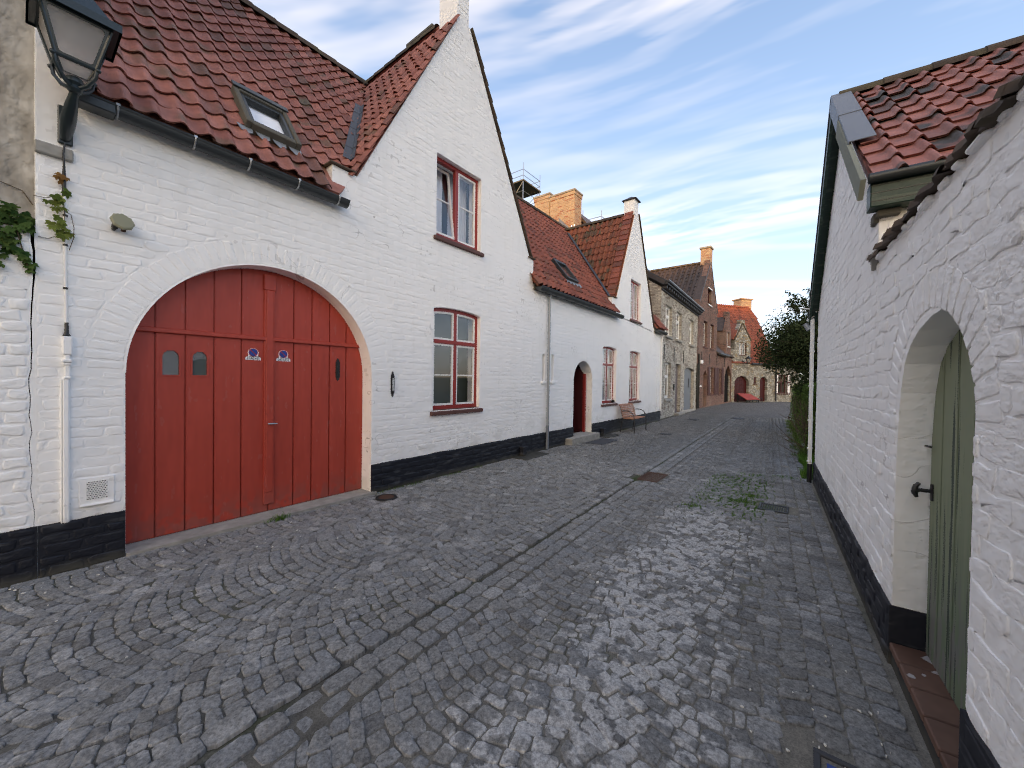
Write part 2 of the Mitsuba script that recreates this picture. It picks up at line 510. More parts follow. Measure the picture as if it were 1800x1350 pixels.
mat('tile_plum', tile_fn((0.235, 0.090, 0.070), (0.32, 0.135, 0.105), (0.135, 0.066, 0.056), (0.10, 0.085, 0.055), 0.6), 0.62, 0.3)
mat('tile_orange', tile_fn((0.20, 0.060, 0.036), (0.27, 0.085, 0.050), (0.12, 0.042, 0.030), (0.10, 0.075, 0.04), 0.35), 0.55, 0.35)
mat('tile_mossy', tile_fn((0.19, 0.062, 0.036), (0.24, 0.085, 0.045), (0.10, 0.05, 0.033), (0.085, 0.07, 0.042), 0.95), 0.65, 0.3)
mat('tile_red', tile_fn((0.22, 0.085, 0.068), (0.30, 0.125, 0.10), (0.13, 0.060, 0.050), (0.040, 0.034, 0.029), 1.15), 0.55, 0.32)
mat('tile_dark', tile_fn((0.040, 0.030, 0.028), (0.065, 0.048, 0.042), (0.03, 0.025, 0.025), (0.06, 0.05, 0.03), 0.3), 0.5, 0.4)
mat('ridge_tile', tile_fn((0.062, 0.050, 0.042), (0.10, 0.075, 0.058), (0.05, 0.045, 0.04), (0.11, 0.10, 0.06), 0.6), 0.8, 0.2)


def sett_color(p, n, uv):
    a, b = tone(uv)
    t3 = cell_rand(dr.floor(uv.x), 11.0, 2.0)
    sp = noise(p.x * 230, p.y * 230, 1.0)
    sp2 = noise(p.x * 85, p.y * 85, 4.0)
    g = fbm(p.x * 28, p.y * 28, p.z * 10, 3)
    c = mix((0.145, 0.146, 0.147), (0.225, 0.227, 0.228), a * 0.5 + 0.5 * g)
    c = mix(c, mix((0.16, 0.172, 0.185), (0.20, 0.19, 0.165), t3), 0.35)
    c = mix(c, (0.085, 0.087, 0.092), smoothstep(0.80, 0.95, t3) * 0.55)
    c = mix(c, (0.34, 0.34, 0.335), smoothstep(0.965, 0.98, b) * 0.45)
    u = (p.x + 0.80 + 0.030 * p.y + 0.30 * (noise(p.y * 1.7, 3.0) - 0.5)) / 0.52
    band = dr.exp(-u * u * u * u) * smoothstep(0.3, 1.3, p.y) * (1 - smoothstep(4.6, 5.7, p.y))
    lace = fbm(p.x * 17 + 2, p.y * 17, 5.0, 5)
    fl = smoothstep(0.48, 0.60, lace + 0.22 * (band - 0.72) + 0.12 * (fbm(p.x * 4, p.y * 4, 2.0, 2) - 0.5))
    c = mix(c, (0.40, 0.40, 0.395), fl * dr.clip(band * 1.3, 0, 1) * 0.80)
    far = dr.exp(-dr.square((p.x + 1.4) / 0.9)) * smoothstep(5.0, 7.0, p.y) * 0.3
    spot = smoothstep(0.66, 0.72, fbm(p.x * 6 + 40, p.y * 6, 8.0, 4)) * 0.35
    c = mix(c, (0.36, 0.36, 0.355), spot + far * smoothstep(0.5, 0.7, g))
    return c * (0.50 + 0.55 * sp + 0.66 * sp2)


def sett_bump(p, n, uv):
    return fbm(p.x * 55, p.y * 55, 3.0, 3) + 0.25 * noise(p.x * 260, p.y * 260, 7.0)


mat('sett', proc(sett_color), 0.88, 0.15, bump=proc(sett_bump, 0.002), scale=0.008)


def mortar_color(p, n, uv):
    g = fbm(p.x * 20, p.y * 20, 2.0, 3)
    sp = noise(p.x * 200, p.y * 200, 1.0)
    rightness = smoothstep(-2.1, -0.4, p.x + 0.036 * p.y)
    c = mix(mix((0.060, 0.059, 0.055), (0.14, 0.135, 0.12), g), mix((0.15, 0.143, 0.128), (0.25, 0.238, 0.21), g), rightness * 0.85)
    moss = smoothstep(0.56, 0.66, fbm(p.x * 1.3 + 7, p.y * 1.3, 3.0, 3)) * 0.5
    wx, wy = (p.x + 0.80) / 0.50, (p.y - 6.5) / 1.35
    patch = dr.exp(-wx * wx * wx * wx - wy * wy * wy * wy) * smoothstep(0.28, 0.42, fbm(p.x * 4, p.y * 4, 1.0, 2))
    gut = dr.exp(-dr.square((p.x + 1.99 + 0.036 * p.y) / 0.045)) * smoothstep(0.45, 0.6, fbm(p.y * 1.4, 2.0, 5.0, 2))
    c = mix(c, (0.045, 0.060, 0.022), dr.clip(moss * 0.55 + gut * 0.8, 0, 1))
    c = mix(c, (0.050, 0.105, 0.022), patch)
    return c * (0.75 + 0.5 * sp)


def far_street(p, n, uv):
    d, e, w = voronoi(p.x * 9.5, p.y * 9.5 + 0.6 * p.x * p.x)
    c = mix((0.085, 0.085, 0.086), (0.150, 0.150, 0.151), w * 0.7 + 0.3 * noise(p.x * 2, p.y * 0.7))
    return mix(c, (0.05, 0.05, 0.047), 1 - smoothstep(0.02, 0.16, e - d))


mat('mortar', proc(mortar_color), 0.95, 0.1)
mat('street_far', proc(far_street), 0.95, 0.08)
mat('earth', (0.075, 0.078, 0.05), 1.0, 0.0)


def render_color(p, n, uv):
    f = fbm(p.y * 14, p.z * 6, p.x * 14, 4)
    st = fbm(p.y * 3, p.z * 0.8, 4.0, 3)
    return mix((0.24, 0.22, 0.19), (0.60, 0.585, 0.545), dr.clip(f * 1.3 + 0.5 * st - 0.45, 0, 1))


def render_bump(p, n, uv):
    return fbm(p.y * 26, p.z * 16, p.x * 26, 4)


mat('grey_render', proc(render_color), 0.95, 0.1, bump=proc(render_bump, 0.003), scale=0.045)


def coursed(p, n):
    along = dr.select(dr.abs(n.x) > dr.abs(n.y), p.y, p.x)
    z = p.z / 0.068
    row = dr.floor(z)
    u = along / 0.215 + 0.5 * (row - 2 * dr.floor(row * 0.5)) + 0.15 * cell_rand(row, 2.0)
    fu, fz = u - dr.floor(u), z - row
    e = dr.minimum(dr.minimum(fu, 1 - fu) * 3.1, dr.minimum(fz, 1 - fz))
    return smoothstep(0.05, 0.16, e), cell_rand(dr.floor(u), row, 1.0), cell_rand(dr.floor(u), row, 5.0)


def pale_fn(p, n, uv):
    m, a, b = coursed(p, n)
    c = mix((0.31, 0.29, 0.25), (0.52, 0.50, 0.44), a)
    c = mix(c, (0.17, 0.125, 0.10), smoothstep(0.80, 0.9, b) * 0.85)
    c = c * (0.75 + 0.45 * fbm(p.x * 2 + p.y * 2, p.z * 2, 3.0, 2))
    return mix((0.20, 0.185, 0.165), c, m)


def red_fn(p, n, uv):
    m, a, b = coursed(p, n)
    c = mix((0.12, 0.065, 0.053), (0.225, 0.125, 0.10), a)
    c = mix(c, (0.075, 0.06, 0.055), smoothstep(0.75, 0.95, b) * 0.8)
    c = mix(c, (0.27, 0.20, 0.165), smoothstep(0.60, 0.75, fbm(p.x + p.y * 0.8, p.z, 4.0, 3)) * 0.45)
    return mix((0.16, 0.14, 0.125), c, m)


def gold_fn(p, n, uv):
    m, a, b = coursed(p, n)
    c = mix((0.30, 0.195, 0.13), (0.40, 0.30, 0.20), a)
    c = mix(c, (0.28, 0.11, 0.07), smoothstep(0.7, 0.95, b) * 0.8)
    return mix((0.36, 0.32, 0.27), c, m)


def rubble_fn(p, n, uv):
    s = p.x * 0.58 + p.y * 0.81
    d, e, w = voronoi(s * 5.2, p.z * 8.5)
    c = mix((0.19, 0.185, 0.165), (0.42, 0.415, 0.375), dr.clip(w * 1.15, 0, 1))
    c = mix(c, (0.30, 0.24, 0.16), smoothstep(0.8, 0.9, cell_rand(w * 997.0, 3.0)))
    return mix((0.15, 0.14, 0.12), c, smoothstep(0.04, 0.2, e - d))


mat('brick_pale', proc(pale_fn), 0.9, 0.15)
mat('brick_red', proc(red_fn), 0.9, 0.15)
mat('brick_gold', proc(gold_fn), 0.9, 0.15)
mat('rubble', proc(rubble_fn), 0.92, 0.1)


def red_paint(p, n, uv):
    f = 0.5 * fbm(p.y * 30, p.z * 4, p.x * 30, 3) + 0.5 * fbm(p.y * 4, p.z * 1.3, 2.0, 3)
    d = 1 - smoothstep(0.03, 0.42, p.z)
    c = mix((0.33, 0.042, 0.026), (0.45, 0.066, 0.042), f)
    return mix(mix(c, (0.24, 0.085, 0.07), d * smoothstep(0.38, 0.62, fbm(p.y * 16, p.z * 12, 6.0, 4)) * 0.6), (0.42, 0.12, 0.10), smoothstep(0.76, 0.80, fbm(p.y * 26, p.z * 9, 3.0, 3)) * 0.35)


def wood_bump(p, n, uv):
    return fbm(p.y * 60 + p.x * 60, p.z * 5, 1.0, 3)


WB = proc(wood_bump, 0.002)
mat('red_paint', proc(red_paint), 0.42, 0.4, bump=WB, scale=0.0022)
mat('window_red', (0.26, 0.026, 0.023), 0.35, 0.45)
mat('door_red', (0.048, 0.006, 0.007), 0.35, 0.4)  # dark red, deepened further to carry the shade inside the open doorway
mat('maroon', (0.065, 0.022, 0.020), 0.5, 0.35)


def green_fn(p, n, uv):
    a, b = tone(uv)
    g = fbm(p.y * 70 + p.x * 30 + a * 9, p.z * 3.0, 1.0, 3)
    c = mix((0.135, 0.175, 0.115), (0.225, 0.255, 0.165), smoothstep(0.3, 0.8, p.z / 1.9 + 0.3 * g))
    low = 1 - smoothstep(0.3, 0.75, p.z + 0.45 * (g - 0.5))
    c = mix(c, (0.16, 0.165, 0.15), low * smoothstep(0.42, 0.55, fbm(p.y * 30, p.z * 6, 3.0, 3)))
    return mix(c, (0.035, 0.05, 0.04), smoothstep(0.66, 0.74, fbm(p.y * 50 + a * 7, p.z * 1.6, 8.0, 3)) * 0.9)


def board_fn(p, n, uv):
    g = fbm(p.x * 5 + p.y * 5, p.z * 60, 1.0, 3)
    return mix((0.012, 0.035, 0.026), (0.045, 0.070, 0.052), smoothstep(0.5, 0.8, g))


mat('green_door', proc(green_fn), 0.6, 0.3, bump=WB, scale=0.004)
mat('green_board', proc(board_fn), 0.45, 0.4)


def wood_fn(p, n, uv):
    a, b = tone(uv)
    g = fbm(p.y * 4 + a * 11, p.x * 60, p.z * 60, 3)
    return mix((0.26, 0.10, 0.045), (0.42, 0.19, 0.095), g * 0.6 + a * 0.5)


mat('bench_wood', proc(wood_fn), 0.5, 0.35)


def stone_fn(p, n, uv):
    f = fbm(p.x * 12, p.y * 12, p.z * 12, 4)
    return mix((0.17, 0.165, 0.15), (0.40, 0.39, 0.36), f)


mat('concrete', proc(stone_fn), 0.9, 0.15)


def brownstep(p, n, uv):
    a, b = tone(uv)
    f = fbm(p.x * 14, p.y * 14, 2.0, 3)
    c = mix((0.085, 0.045, 0.032), (0.15, 0.085, 0.062), a * 0.4 + f * 0.6)
    return mix(c, (0.42, 0.40, 0.40), smoothstep(0.70, 0.73, fbm(p.x * 9 + 3, p.y * 9, 6.0, 3)) * 0.85)


mat('quarry_tile', proc(brownstep), 0.55, 0.35)
mat('zinc', (0.045, 0.052, 0.056), 0.42, 0.5, metal=0.35)
mat('zinc_pale', (0.30, 0.32, 0.34), 0.5, 0.5, metal=0.5)
mat('lead', (0.085, 0.10, 0.125), 0.55, 0.45, metal=0.3)
mat('lead_pale', (0.17, 0.19, 0.225), 0.5, 0.4, metal=0.3)
mat('steel', (0.45, 0.46, 0.47), 0.35, 0.5, metal=0.9)
mat('black_iron', (0.012, 0.013, 0.014), 0.38, 0.5)
mat('lantern_paint', (0.012, 0.022, 0.026), 0.3, 0.5, coat=0.3)
mat('dark_iron', (0.035, 0.036, 0.038), 0.5, 0.5, metal=0.4)
mat('rust_iron', (0.085, 0.048, 0.034), 0.75, 0.3, metal=0.2)
mat('slate', (0.045, 0.048, 0.056), 0.6, 0.35)
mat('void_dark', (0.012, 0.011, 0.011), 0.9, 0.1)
mat('room', (0.115, 0.14, 0.145), 0.9, 0.1)
mat('room_blue', (0.16, 0.19, 0.23), 0.9, 0.1)
mat('curtain', (0.62, 0.66, 0.72), 0.9, 0.1)
mat('sill_brick', (0.105, 0.048, 0.040), 0.6, 0.35)
mat('grey_paint', (0.165, 0.185, 0.21), 0.5, 0.35)
mat('mauve_paint', (0.14, 0.12, 0.125), 0.55, 0.3)
mat('olive_metal', (0.23, 0.23, 0.155), 0.5, 0.4)
mat('blue_print', (0.022, 0.055, 0.26), 0.4, 0.4)
mat('red_print', (0.42, 0.03, 0.05), 0.4, 0.4)
mat('black_print', (0.02, 0.02, 0.03), 0.5, 0.3)
mat('sign_white', (0.80, 0.80, 0.80), 0.35, 0.4)
mat('pale_chip', (0.62, 0.61, 0.58), 0.9, 0.1)
mat('bark', (0.065, 0.050, 0.038), 0.95, 0.1)
mat('twig', (0.10, 0.078, 0.055), 0.9, 0.1)
mat('rail_red', (0.33, 0.07, 0.065), 0.5, 0.35)
mat('board_pale', (0.19, 0.205, 0.175), 0.85, 0.2)
mat('timber_grey', (0.105, 0.10, 0.085), 0.85, 0.2)
scene['glass'] = {'type': 'thindielectric', 'int_ior': 1.62}
scene['frosted'] = {'type': 'principledthin', 'base_color': rgb(0.80, 0.78, 0.76), 'roughness': 0.3, 'spec_trans': 0.45, 'diff_trans': 1.1, 'eta': 1.5}


def leaf(key, c0, c1, rough=0.5, trans=0.5):
    def fn(p, n, uv):
        a, b = tone(uv)
        return mix(c0, c1, a) * (0.7 + 0.6 * b)
    scene[key] = {'type': 'principledthin', 'base_color': proc(fn), 'roughness': rough, 'diff_trans': trans, 'eta': 1.4}


leaf('leaf_dark', (0.028, 0.042, 0.020), (0.066, 0.086, 0.038))
leaf('leaf_hedge', (0.065, 0.110, 0.028), (0.135, 0.19, 0.055))
leaf('leaf_vine', (0.085, 0.125, 0.030), (0.19, 0.22, 0.055), trans=0.7)
leaf('leaf_ivy', (0.028, 0.065, 0.020), (0.095, 0.145, 0.042))
leaf('leaf_brown', (0.16, 0.085, 0.03), (0.28, 0.16, 0.06), trans=0.7)
leaf('grass_blade', (0.060, 0.135, 0.020), (0.14, 0.24, 0.045), trans=0.7)
# ------------------------------------------------------------------ ground and street
def gutter_x(y):
    return -1.965 - 0.036 * y


def wall_x(y):
    return 0.602 - 0.0652 * y


add('ground', sheet([(-900, -900, -0.09), (900, -900, -0.09), (900, 900, -0.09), (-900, 900, -0.09)]), 'earth', kind='structure')
def zone_z(x, y):
    """Height of the paving: the left side stands a little above the gutter rows."""
    g = x - gutter_x(y)
    return np.where(g < 0.01, 0.002 + 0.010 * np.sin(x * 1.3) * np.sin(y * 0.9 + 1), np.where(g < 0.26, -0.012, -0.016 + 0.014 * np.clip(g / 2.0, 0, 1) + 0.006 * np.sin(x * 2.1 + y)))


ys = np.linspace(-7, 21, 140)
cols = [(lambda y, t=t: -4.9 + (gutter_x(y) - 0.005 + 4.9) * t) for t in np.linspace(0, 1, 12)] + [(lambda y, t=t: gutter_x(y) + t) for t in (0.012, 0.13, 0.255)] + [(lambda y, t=t: gutter_x(y) + .265 + (wall_x(y) + .5 - gutter_x(y) - .265) * t) for t in np.linspace(0, 1, 14)]
mv = np.array([[(c(y), y, float(zone_z(c(y), y)) - np.where(np.abs(c(y) - gutter_x(y) - .01) < .02, .012, .0078)) for c in cols] for y in ys]).reshape(-1, 3)
nc = len(cols)
mi_, mj_ = np.meshgrid(np.arange(len(ys) - 1), np.arange(nc - 1), indexing='ij')
mq = np.stack([mi_ * nc + mj_, mi_ * nc + mj_ + 1, (mi_ + 1) * nc + mj_ + 1, (mi_ + 1) * nc + mj_], -1).reshape(-1, 4)
add('street', (mv, mq), 'mortar', kind='structure')
add('street_surface', sheet([(-5.4, 20.7, -0.016), (-0.6, 20.7, -0.016), (-0.7, 22, -0.016), (6, 26, -0.016), (6, 46, -0.010), (-5.4, 46, -0.010)]), 'street_far', kind='structure', parent='street',
    label=None)


def sett_rows(seed=11):
    r = np.random.default_rng(seed)
    quads, tops = [], []                                               # corner quads (4, 2) and top heights

    def patch(fx0, fx1, y0, y1, centre, half, sag, p, w, z, y_jit=0.008):
        """Arched courses between the lines x = fx0(y) and fx1(y); the arc's low point lies at centre(y)."""
        off = y0 - sag * 4 - p * 2
        nrow = int((y1 - off + sag) / p) + 2
        def curve(j, x, y):
            u = (x - centre(y)) / half
            return off + j * p + sag * np.minimum(u * u, 2.2) + y_jit * np.sin(j * 2.3 + x * 5.0)
        for j in range(nrow):
            yb = off + j * p
            ym = yb + sag * 0.4
            x0, x1 = fx0(ym), fx1(ym)
            n = max(1, int(round((x1 - x0) / w)))
            e = np.linspace(0, 1, n + 1)
            e[1:-1] += r.normal(0, 0.16 / n, n - 1)
            e = np.sort(e)
            jj = r.normal(0, 0.004, (n, 4))
            for i in range(n):
                xa, xb = x0 + (x1 - x0) * e[i], x0 + (x1 - x0) * e[i + 1]
                ya0, yb0 = curve(j, xa, ym), curve(j, xb, ym)
                ya1, yb1 = curve(j + 1, xa, ym + p), curve(j + 1, xb, ym + p)
                cy = (ya0 + yb1) / 2
                if cy < y0 or cy > y1:
                    continue
                # joints stay square to the arc: lean the upper ends towards the arc's centre
                lean = 2 * sag / half * p / half
                la = -(xa - centre(ym)) * lean * 0.8
                lb = -(xb - centre(ym)) * lean * 0.8
                if i == 0:
                    la = 0
                if i == n - 1:
                    lb = 0
                quads.append([(xa, ya0 + jj[i, 0]), (xb, yb0 + jj[i, 1]), (xb + lb, yb1 + jj[i, 2]), (xa + la, ya1 + jj[i, 3])])
                tops.append(z(0.5 * (xa + xb), cy) + r.normal(0, 0.0028))

    def rows(fx0, fx1, y0, y1, ncol, ln, z):
        for c in range(ncol):
            y = y0 - r.uniform(0, ln)
            while y < y1:
                l = ln * r.uniform(0.75, 1.3)
                f0 = lambda t: fx0(t) + (fx1(t) - fx0(t)) * c / ncol
                f1 = lambda t: fx0(t) + (fx1(t) - fx0(t)) * (c + 1) / ncol
                j = r.normal(0, 0.004, 4)
                quads.append([(f0(y), y + j[0]), (f1(y), y + j[1]), (f1(y + l), y + l + j[2]), (f0(y + l), y + l + j[3])])
                tops.append(z(f0(y), y) + r.normal(0, 0.003))
                y += l

    Y0, Y1 = -1.6, 21.0
    edge = lambda y: -4.62
    zl = lambda x, y: float(zone_z(x, y))
    zr = lambda x, y: float(zone_z(max(x, gutter_x(y) + .27), y))
    rows(lambda y: -4.70, lambda y: -4.58, Y0, Y1, 1, 0.16, zl)
    patch(lambda y: -4.58, lambda y: gutter_x(y) - 1.95 + .035 * math.sin(y * 31), Y0, Y1, lambda y: gutter_x(y) - 2.5, 0.62, 0.20, 0.086, 0.104, zl)
    patch(lambda y: gutter_x(y) - 1.95 + .035 * math.sin(y * 31), lambda y: gutter_x(y) - 0.72 + .035 * math.sin(y * 29), Y0, Y1, lambda y: gutter_x(y) - 1.33, 0.62, 0.20, 0.084, 0.100, zl)
    patch(lambda y: gutter_x(y) - 0.72 + .035 * math.sin(y * 29), lambda y: gutter_x(y) - 0.125, Y0, Y1, lambda y: gutter_x(y) - 0.1, 0.62, 0.20, 0.086, 0.102, zl)
    rows(lambda y: gutter_x(y) - 0.125, lambda y: gutter_x(y), Y0, Y1, 1, 0.165, lambda x, y: 0.006)
    rows(lambda y: gutter_x(y) + 0.010, lambda y: gutter_x(y) + 0.25, Y0, Y1, 2, 0.15, lambda x, y: -0.012)
    rx = lambda y: wall_x(y) - 0.40
    mid = lambda y: gutter_x(y) + 0.25 + (rx(y) - gutter_x(y) - 0.25) * 0.5 + 0.035 * math.sin(y * 31)
    patch(lambda y: gutter_x(y) + 0.25, mid, Y0, Y1, lambda y: (gutter_x(y) + 0.25 + mid(y)) / 2, 0.52, 0.19, 0.084, 0.106, zr)
    patch(mid, rx, Y0, Y1, lambda y: (rx(y) + mid(y)) / 2 + 0.05, 0.52, 0.19, 0.088, 0.110, zr)
    rows(rx, lambda y: wall_x(y) - 0.03, Y0, 9.9, 3, 0.125, zr)
    rows(rx, lambda y: wall_x(y) - 0.03, 9.9, Y1, 3, 0.14, zr)
    Q, H = np.array(quads), np.array(tops)
    return Q, H


Q, H = sett_rows()
holes = [sbox(-2.23, 6.20, -1.85, 6.88), sbox(-0.50, 5.76, -0.14, 6.12), sbox(0.03, 1.72, 0.40, 2.16)]
C = Q.mean(1)
ok = np.ones(len(Q), bool)
for hshape in holes:
    x0, y0, x1, y1 = hshape.bounds
    ok &= ~((C[:, 0] > x0 - .03) & (C[:, 0] < x1 + .03) & (C[:, 1] > y0 - .03) & (C[:, 1] < y1 + .03))
ok &= np.hypot(C[:, 0] + 4.40, C[:, 1] - 3.02) > 0.15
Q, H, C = Q[ok], H[ok], C[ok]
near = C[:, 1] < 7.0
for sel, fine in ((near, True), (~near, False)):
    q, h = Q[sel], H[sel]
    cc = q.mean(1, keepdims=True)
    q = cc + (q - cc) * np.clip(1 - 0.0052 / np.linalg.norm(q - cc, axis=-1, keepdims=True), 0.6, 1)
    nx = np.roll(q, -1, axis=1)
    if fine:
        P = np.stack([q * 0.84 + nx * 0.16, q * 0.16 + nx * 0.84], 2).reshape(len(q), 8, 2)
        P = P + rng.normal(0, 0.0030, P.shape)
        V, F = rings(P, [(-0.002, h - 0.022), (0.0008, h - 0.0042), (0.0058, h), ])
        V[:, -1, 2] += 0.0015
        tilt = rng.normal(0, 0.026, (len(q), 1, 2))
        V[..., 2] += np.where(np.arange(V.shape[1])[None] >= 8, ((V[..., :2] - cc) * tilt).sum(-1), 0)
    else:
        P = q
        V, F = rings(P, [(-0.002, h - 0.022), (0.008, h)])
    emit('street', 'sett', V, F, 'sett', 300 if fine else 0, True, V[..., :2] - cc, stuff_name='sett_field')

# iron covers and grates let into the street
def flat_grate(key, x0, x1, y0, y1, z, bars, along='y', m='dark_iron', rim=0.03, skew=0.0):
    parts = [bx(x0, x1, y0, y0 + rim, z - .04, z, .003), bx(x0, x1, y1 - rim, y1, z - .04, z, .003), bx(x0, x0 + rim, y0 + rim, y1 - rim, z - .04, z - .001, .003), bx(x1 - rim, x1, y0 + rim, y1 - rim, z - .04, z - .001, .003)]
    add('frame', join(*parts), m, parent=key)
    add('pit', bx(x0 + .01, x1 - .01, y0 + .01, y1 - .01, z - .09, z - .05), 'void_dark', parent=key)
    for i in range(bars):
        t = (i + 0.5) / bars
        if along == 'y':
            xx = x0 + rim + (x1 - x0 - 2 * rim) * t
            w = (x1 - x0 - 2 * rim) / bars * 0.27
            add('bar', bx(xx - w, xx + w, y0 + rim, y1 - rim, z - .03, z - .003, .002), m, parent=key)
        else:
            yy = y0 + rim + (y1 - y0 - 2 * rim) * t
            w = (y1 - y0 - 2 * rim) / bars * 0.27
            add('bar', bx(x0 + rim, x1 - rim, yy - w, yy + w, z - .03, z - .003, .002), m, parent=key)


k = thing('drain_grate', 'square rusty iron grate lying in the gutter line in mid street', 'drain')
flat_grate(k, -2.21, -1.87, 6.22, 6.86, -0.012, 8, 'x', 'rust_iron')
k = thing('drain_grate', 'narrow slotted iron grate beside the green weeds on the right', 'drain')
flat_grate(k, -0.48, -0.16, 5.78, 6.10, -0.004, 10, 'y')
k = thing('service_box', 'small sunken frame with blue label at the bottom edge near the green door', 'cover')
add('rim', join(bx(.05, .38, 1.74, 1.765, -.03, .006, .003), bx(.05, .38, 2.115, 2.14, -.03, .006, .003), bx(.05, .075, 1.765, 2.115, -.03, .005, .003), bx(.355, .38, 1.765, 2.115, -.03, .005, .003)), 'slate', parent=k)
add('lid', bx(.077, .353, 1.767, 2.113, -.03, -.006, .002), 'rust_iron', parent=k)
add('plate', bx(.095, .15, 1.85, 2.09, -.006, -.002), 'blue_print', parent=k, label='faded blue plate')
k = thing('valve_cover', 'small round rusty iron cover beside the garage threshold', 'cover')
add('lid', put(lathe([(0, 0), (0, .012), (.098, .012), (.104, .006), (.104, 0)], 28), Frame((-4.40, 3.02, -0.004), (1, 0, 0), (0, 1, 0), (0, 0, 1))), 'rust_iron', parent=k, smooth=30)
add('ring', put(lathe([(.107, -.01), (.107, .010), (.135, .007), (.135, -.01)], 28), Frame((-4.40, 3.02, -0.002), (1, 0, 0), (0, 1, 0), (0, 0, 1))), 'dark_iron', parent=k, smooth=30)
for lab, x, y, w, l in (('low iron cover in the cobbles beyond the bench', -3.36, 11.93, .32, .30), ('far iron cover in the gutter line, nearer the stone house', -2.40, 19.27, .40, .6), ('dark iron cover in front of the pale brick house', -3.75, 17.23, .4, .5)):
    k = thing('manhole_cover', lab, 'cover')
    add('rim', bx(x - w / 2, x + w / 2, y - l / 2, y + l / 2, -.03, .006, .004), 'dark_iron', parent=k)
    add('lid', bx(x - w / 2 + .03, x + w / 2 - .03, y - l / 2 + .03, y + l / 2 - .03, -.01, .010, .003), 'slate', parent=k)
for lab, a0, a1, c1, turn in (('black rubber-like plate on the ground left of the grey downpipe', 6.10, 6.95, .36, 1), ('grey slab on the ground in front of the white door step', 8.75, 9.75, .72, 0), ('black plate on the ground right of the white door step', 9.98, 10.75, .38, 1)):
    k = thing('ground_plate', lab, 'plate')
    c0 = .02 if turn else .30
    add('slab', bx(XF + c0, XF + c1, a0, a1, 0.0, .022, .006), 'slate' if not turn else 'plinth_paint', parent=k)
    if turn:
        add('stub', bx(XF + .035, XF + .13, a0 + .22, a0 + .36, .022, .20, .01), 'plinth_paint', parent=k)
        add('stub_collar', bx(XF + .03, XF + .14, a0 + .21, a0 + .37, .19, .215, .006), 'plinth_paint', parent=k)
add('threshold_stone', prism(Polygon([(XF - .22, .60), (XF + .045, .60), (XF + .055, 1.75), (XF + .05, 3.03), (XF - .0, 2.962), (XF - .22, 2.962)]), -.03, .034), 'concrete', label='worn pale stone sill along the foot of the red garage door', cat='sill')

# ------------------------------------------------------------------ windows
ROOM_BACK = 1.0


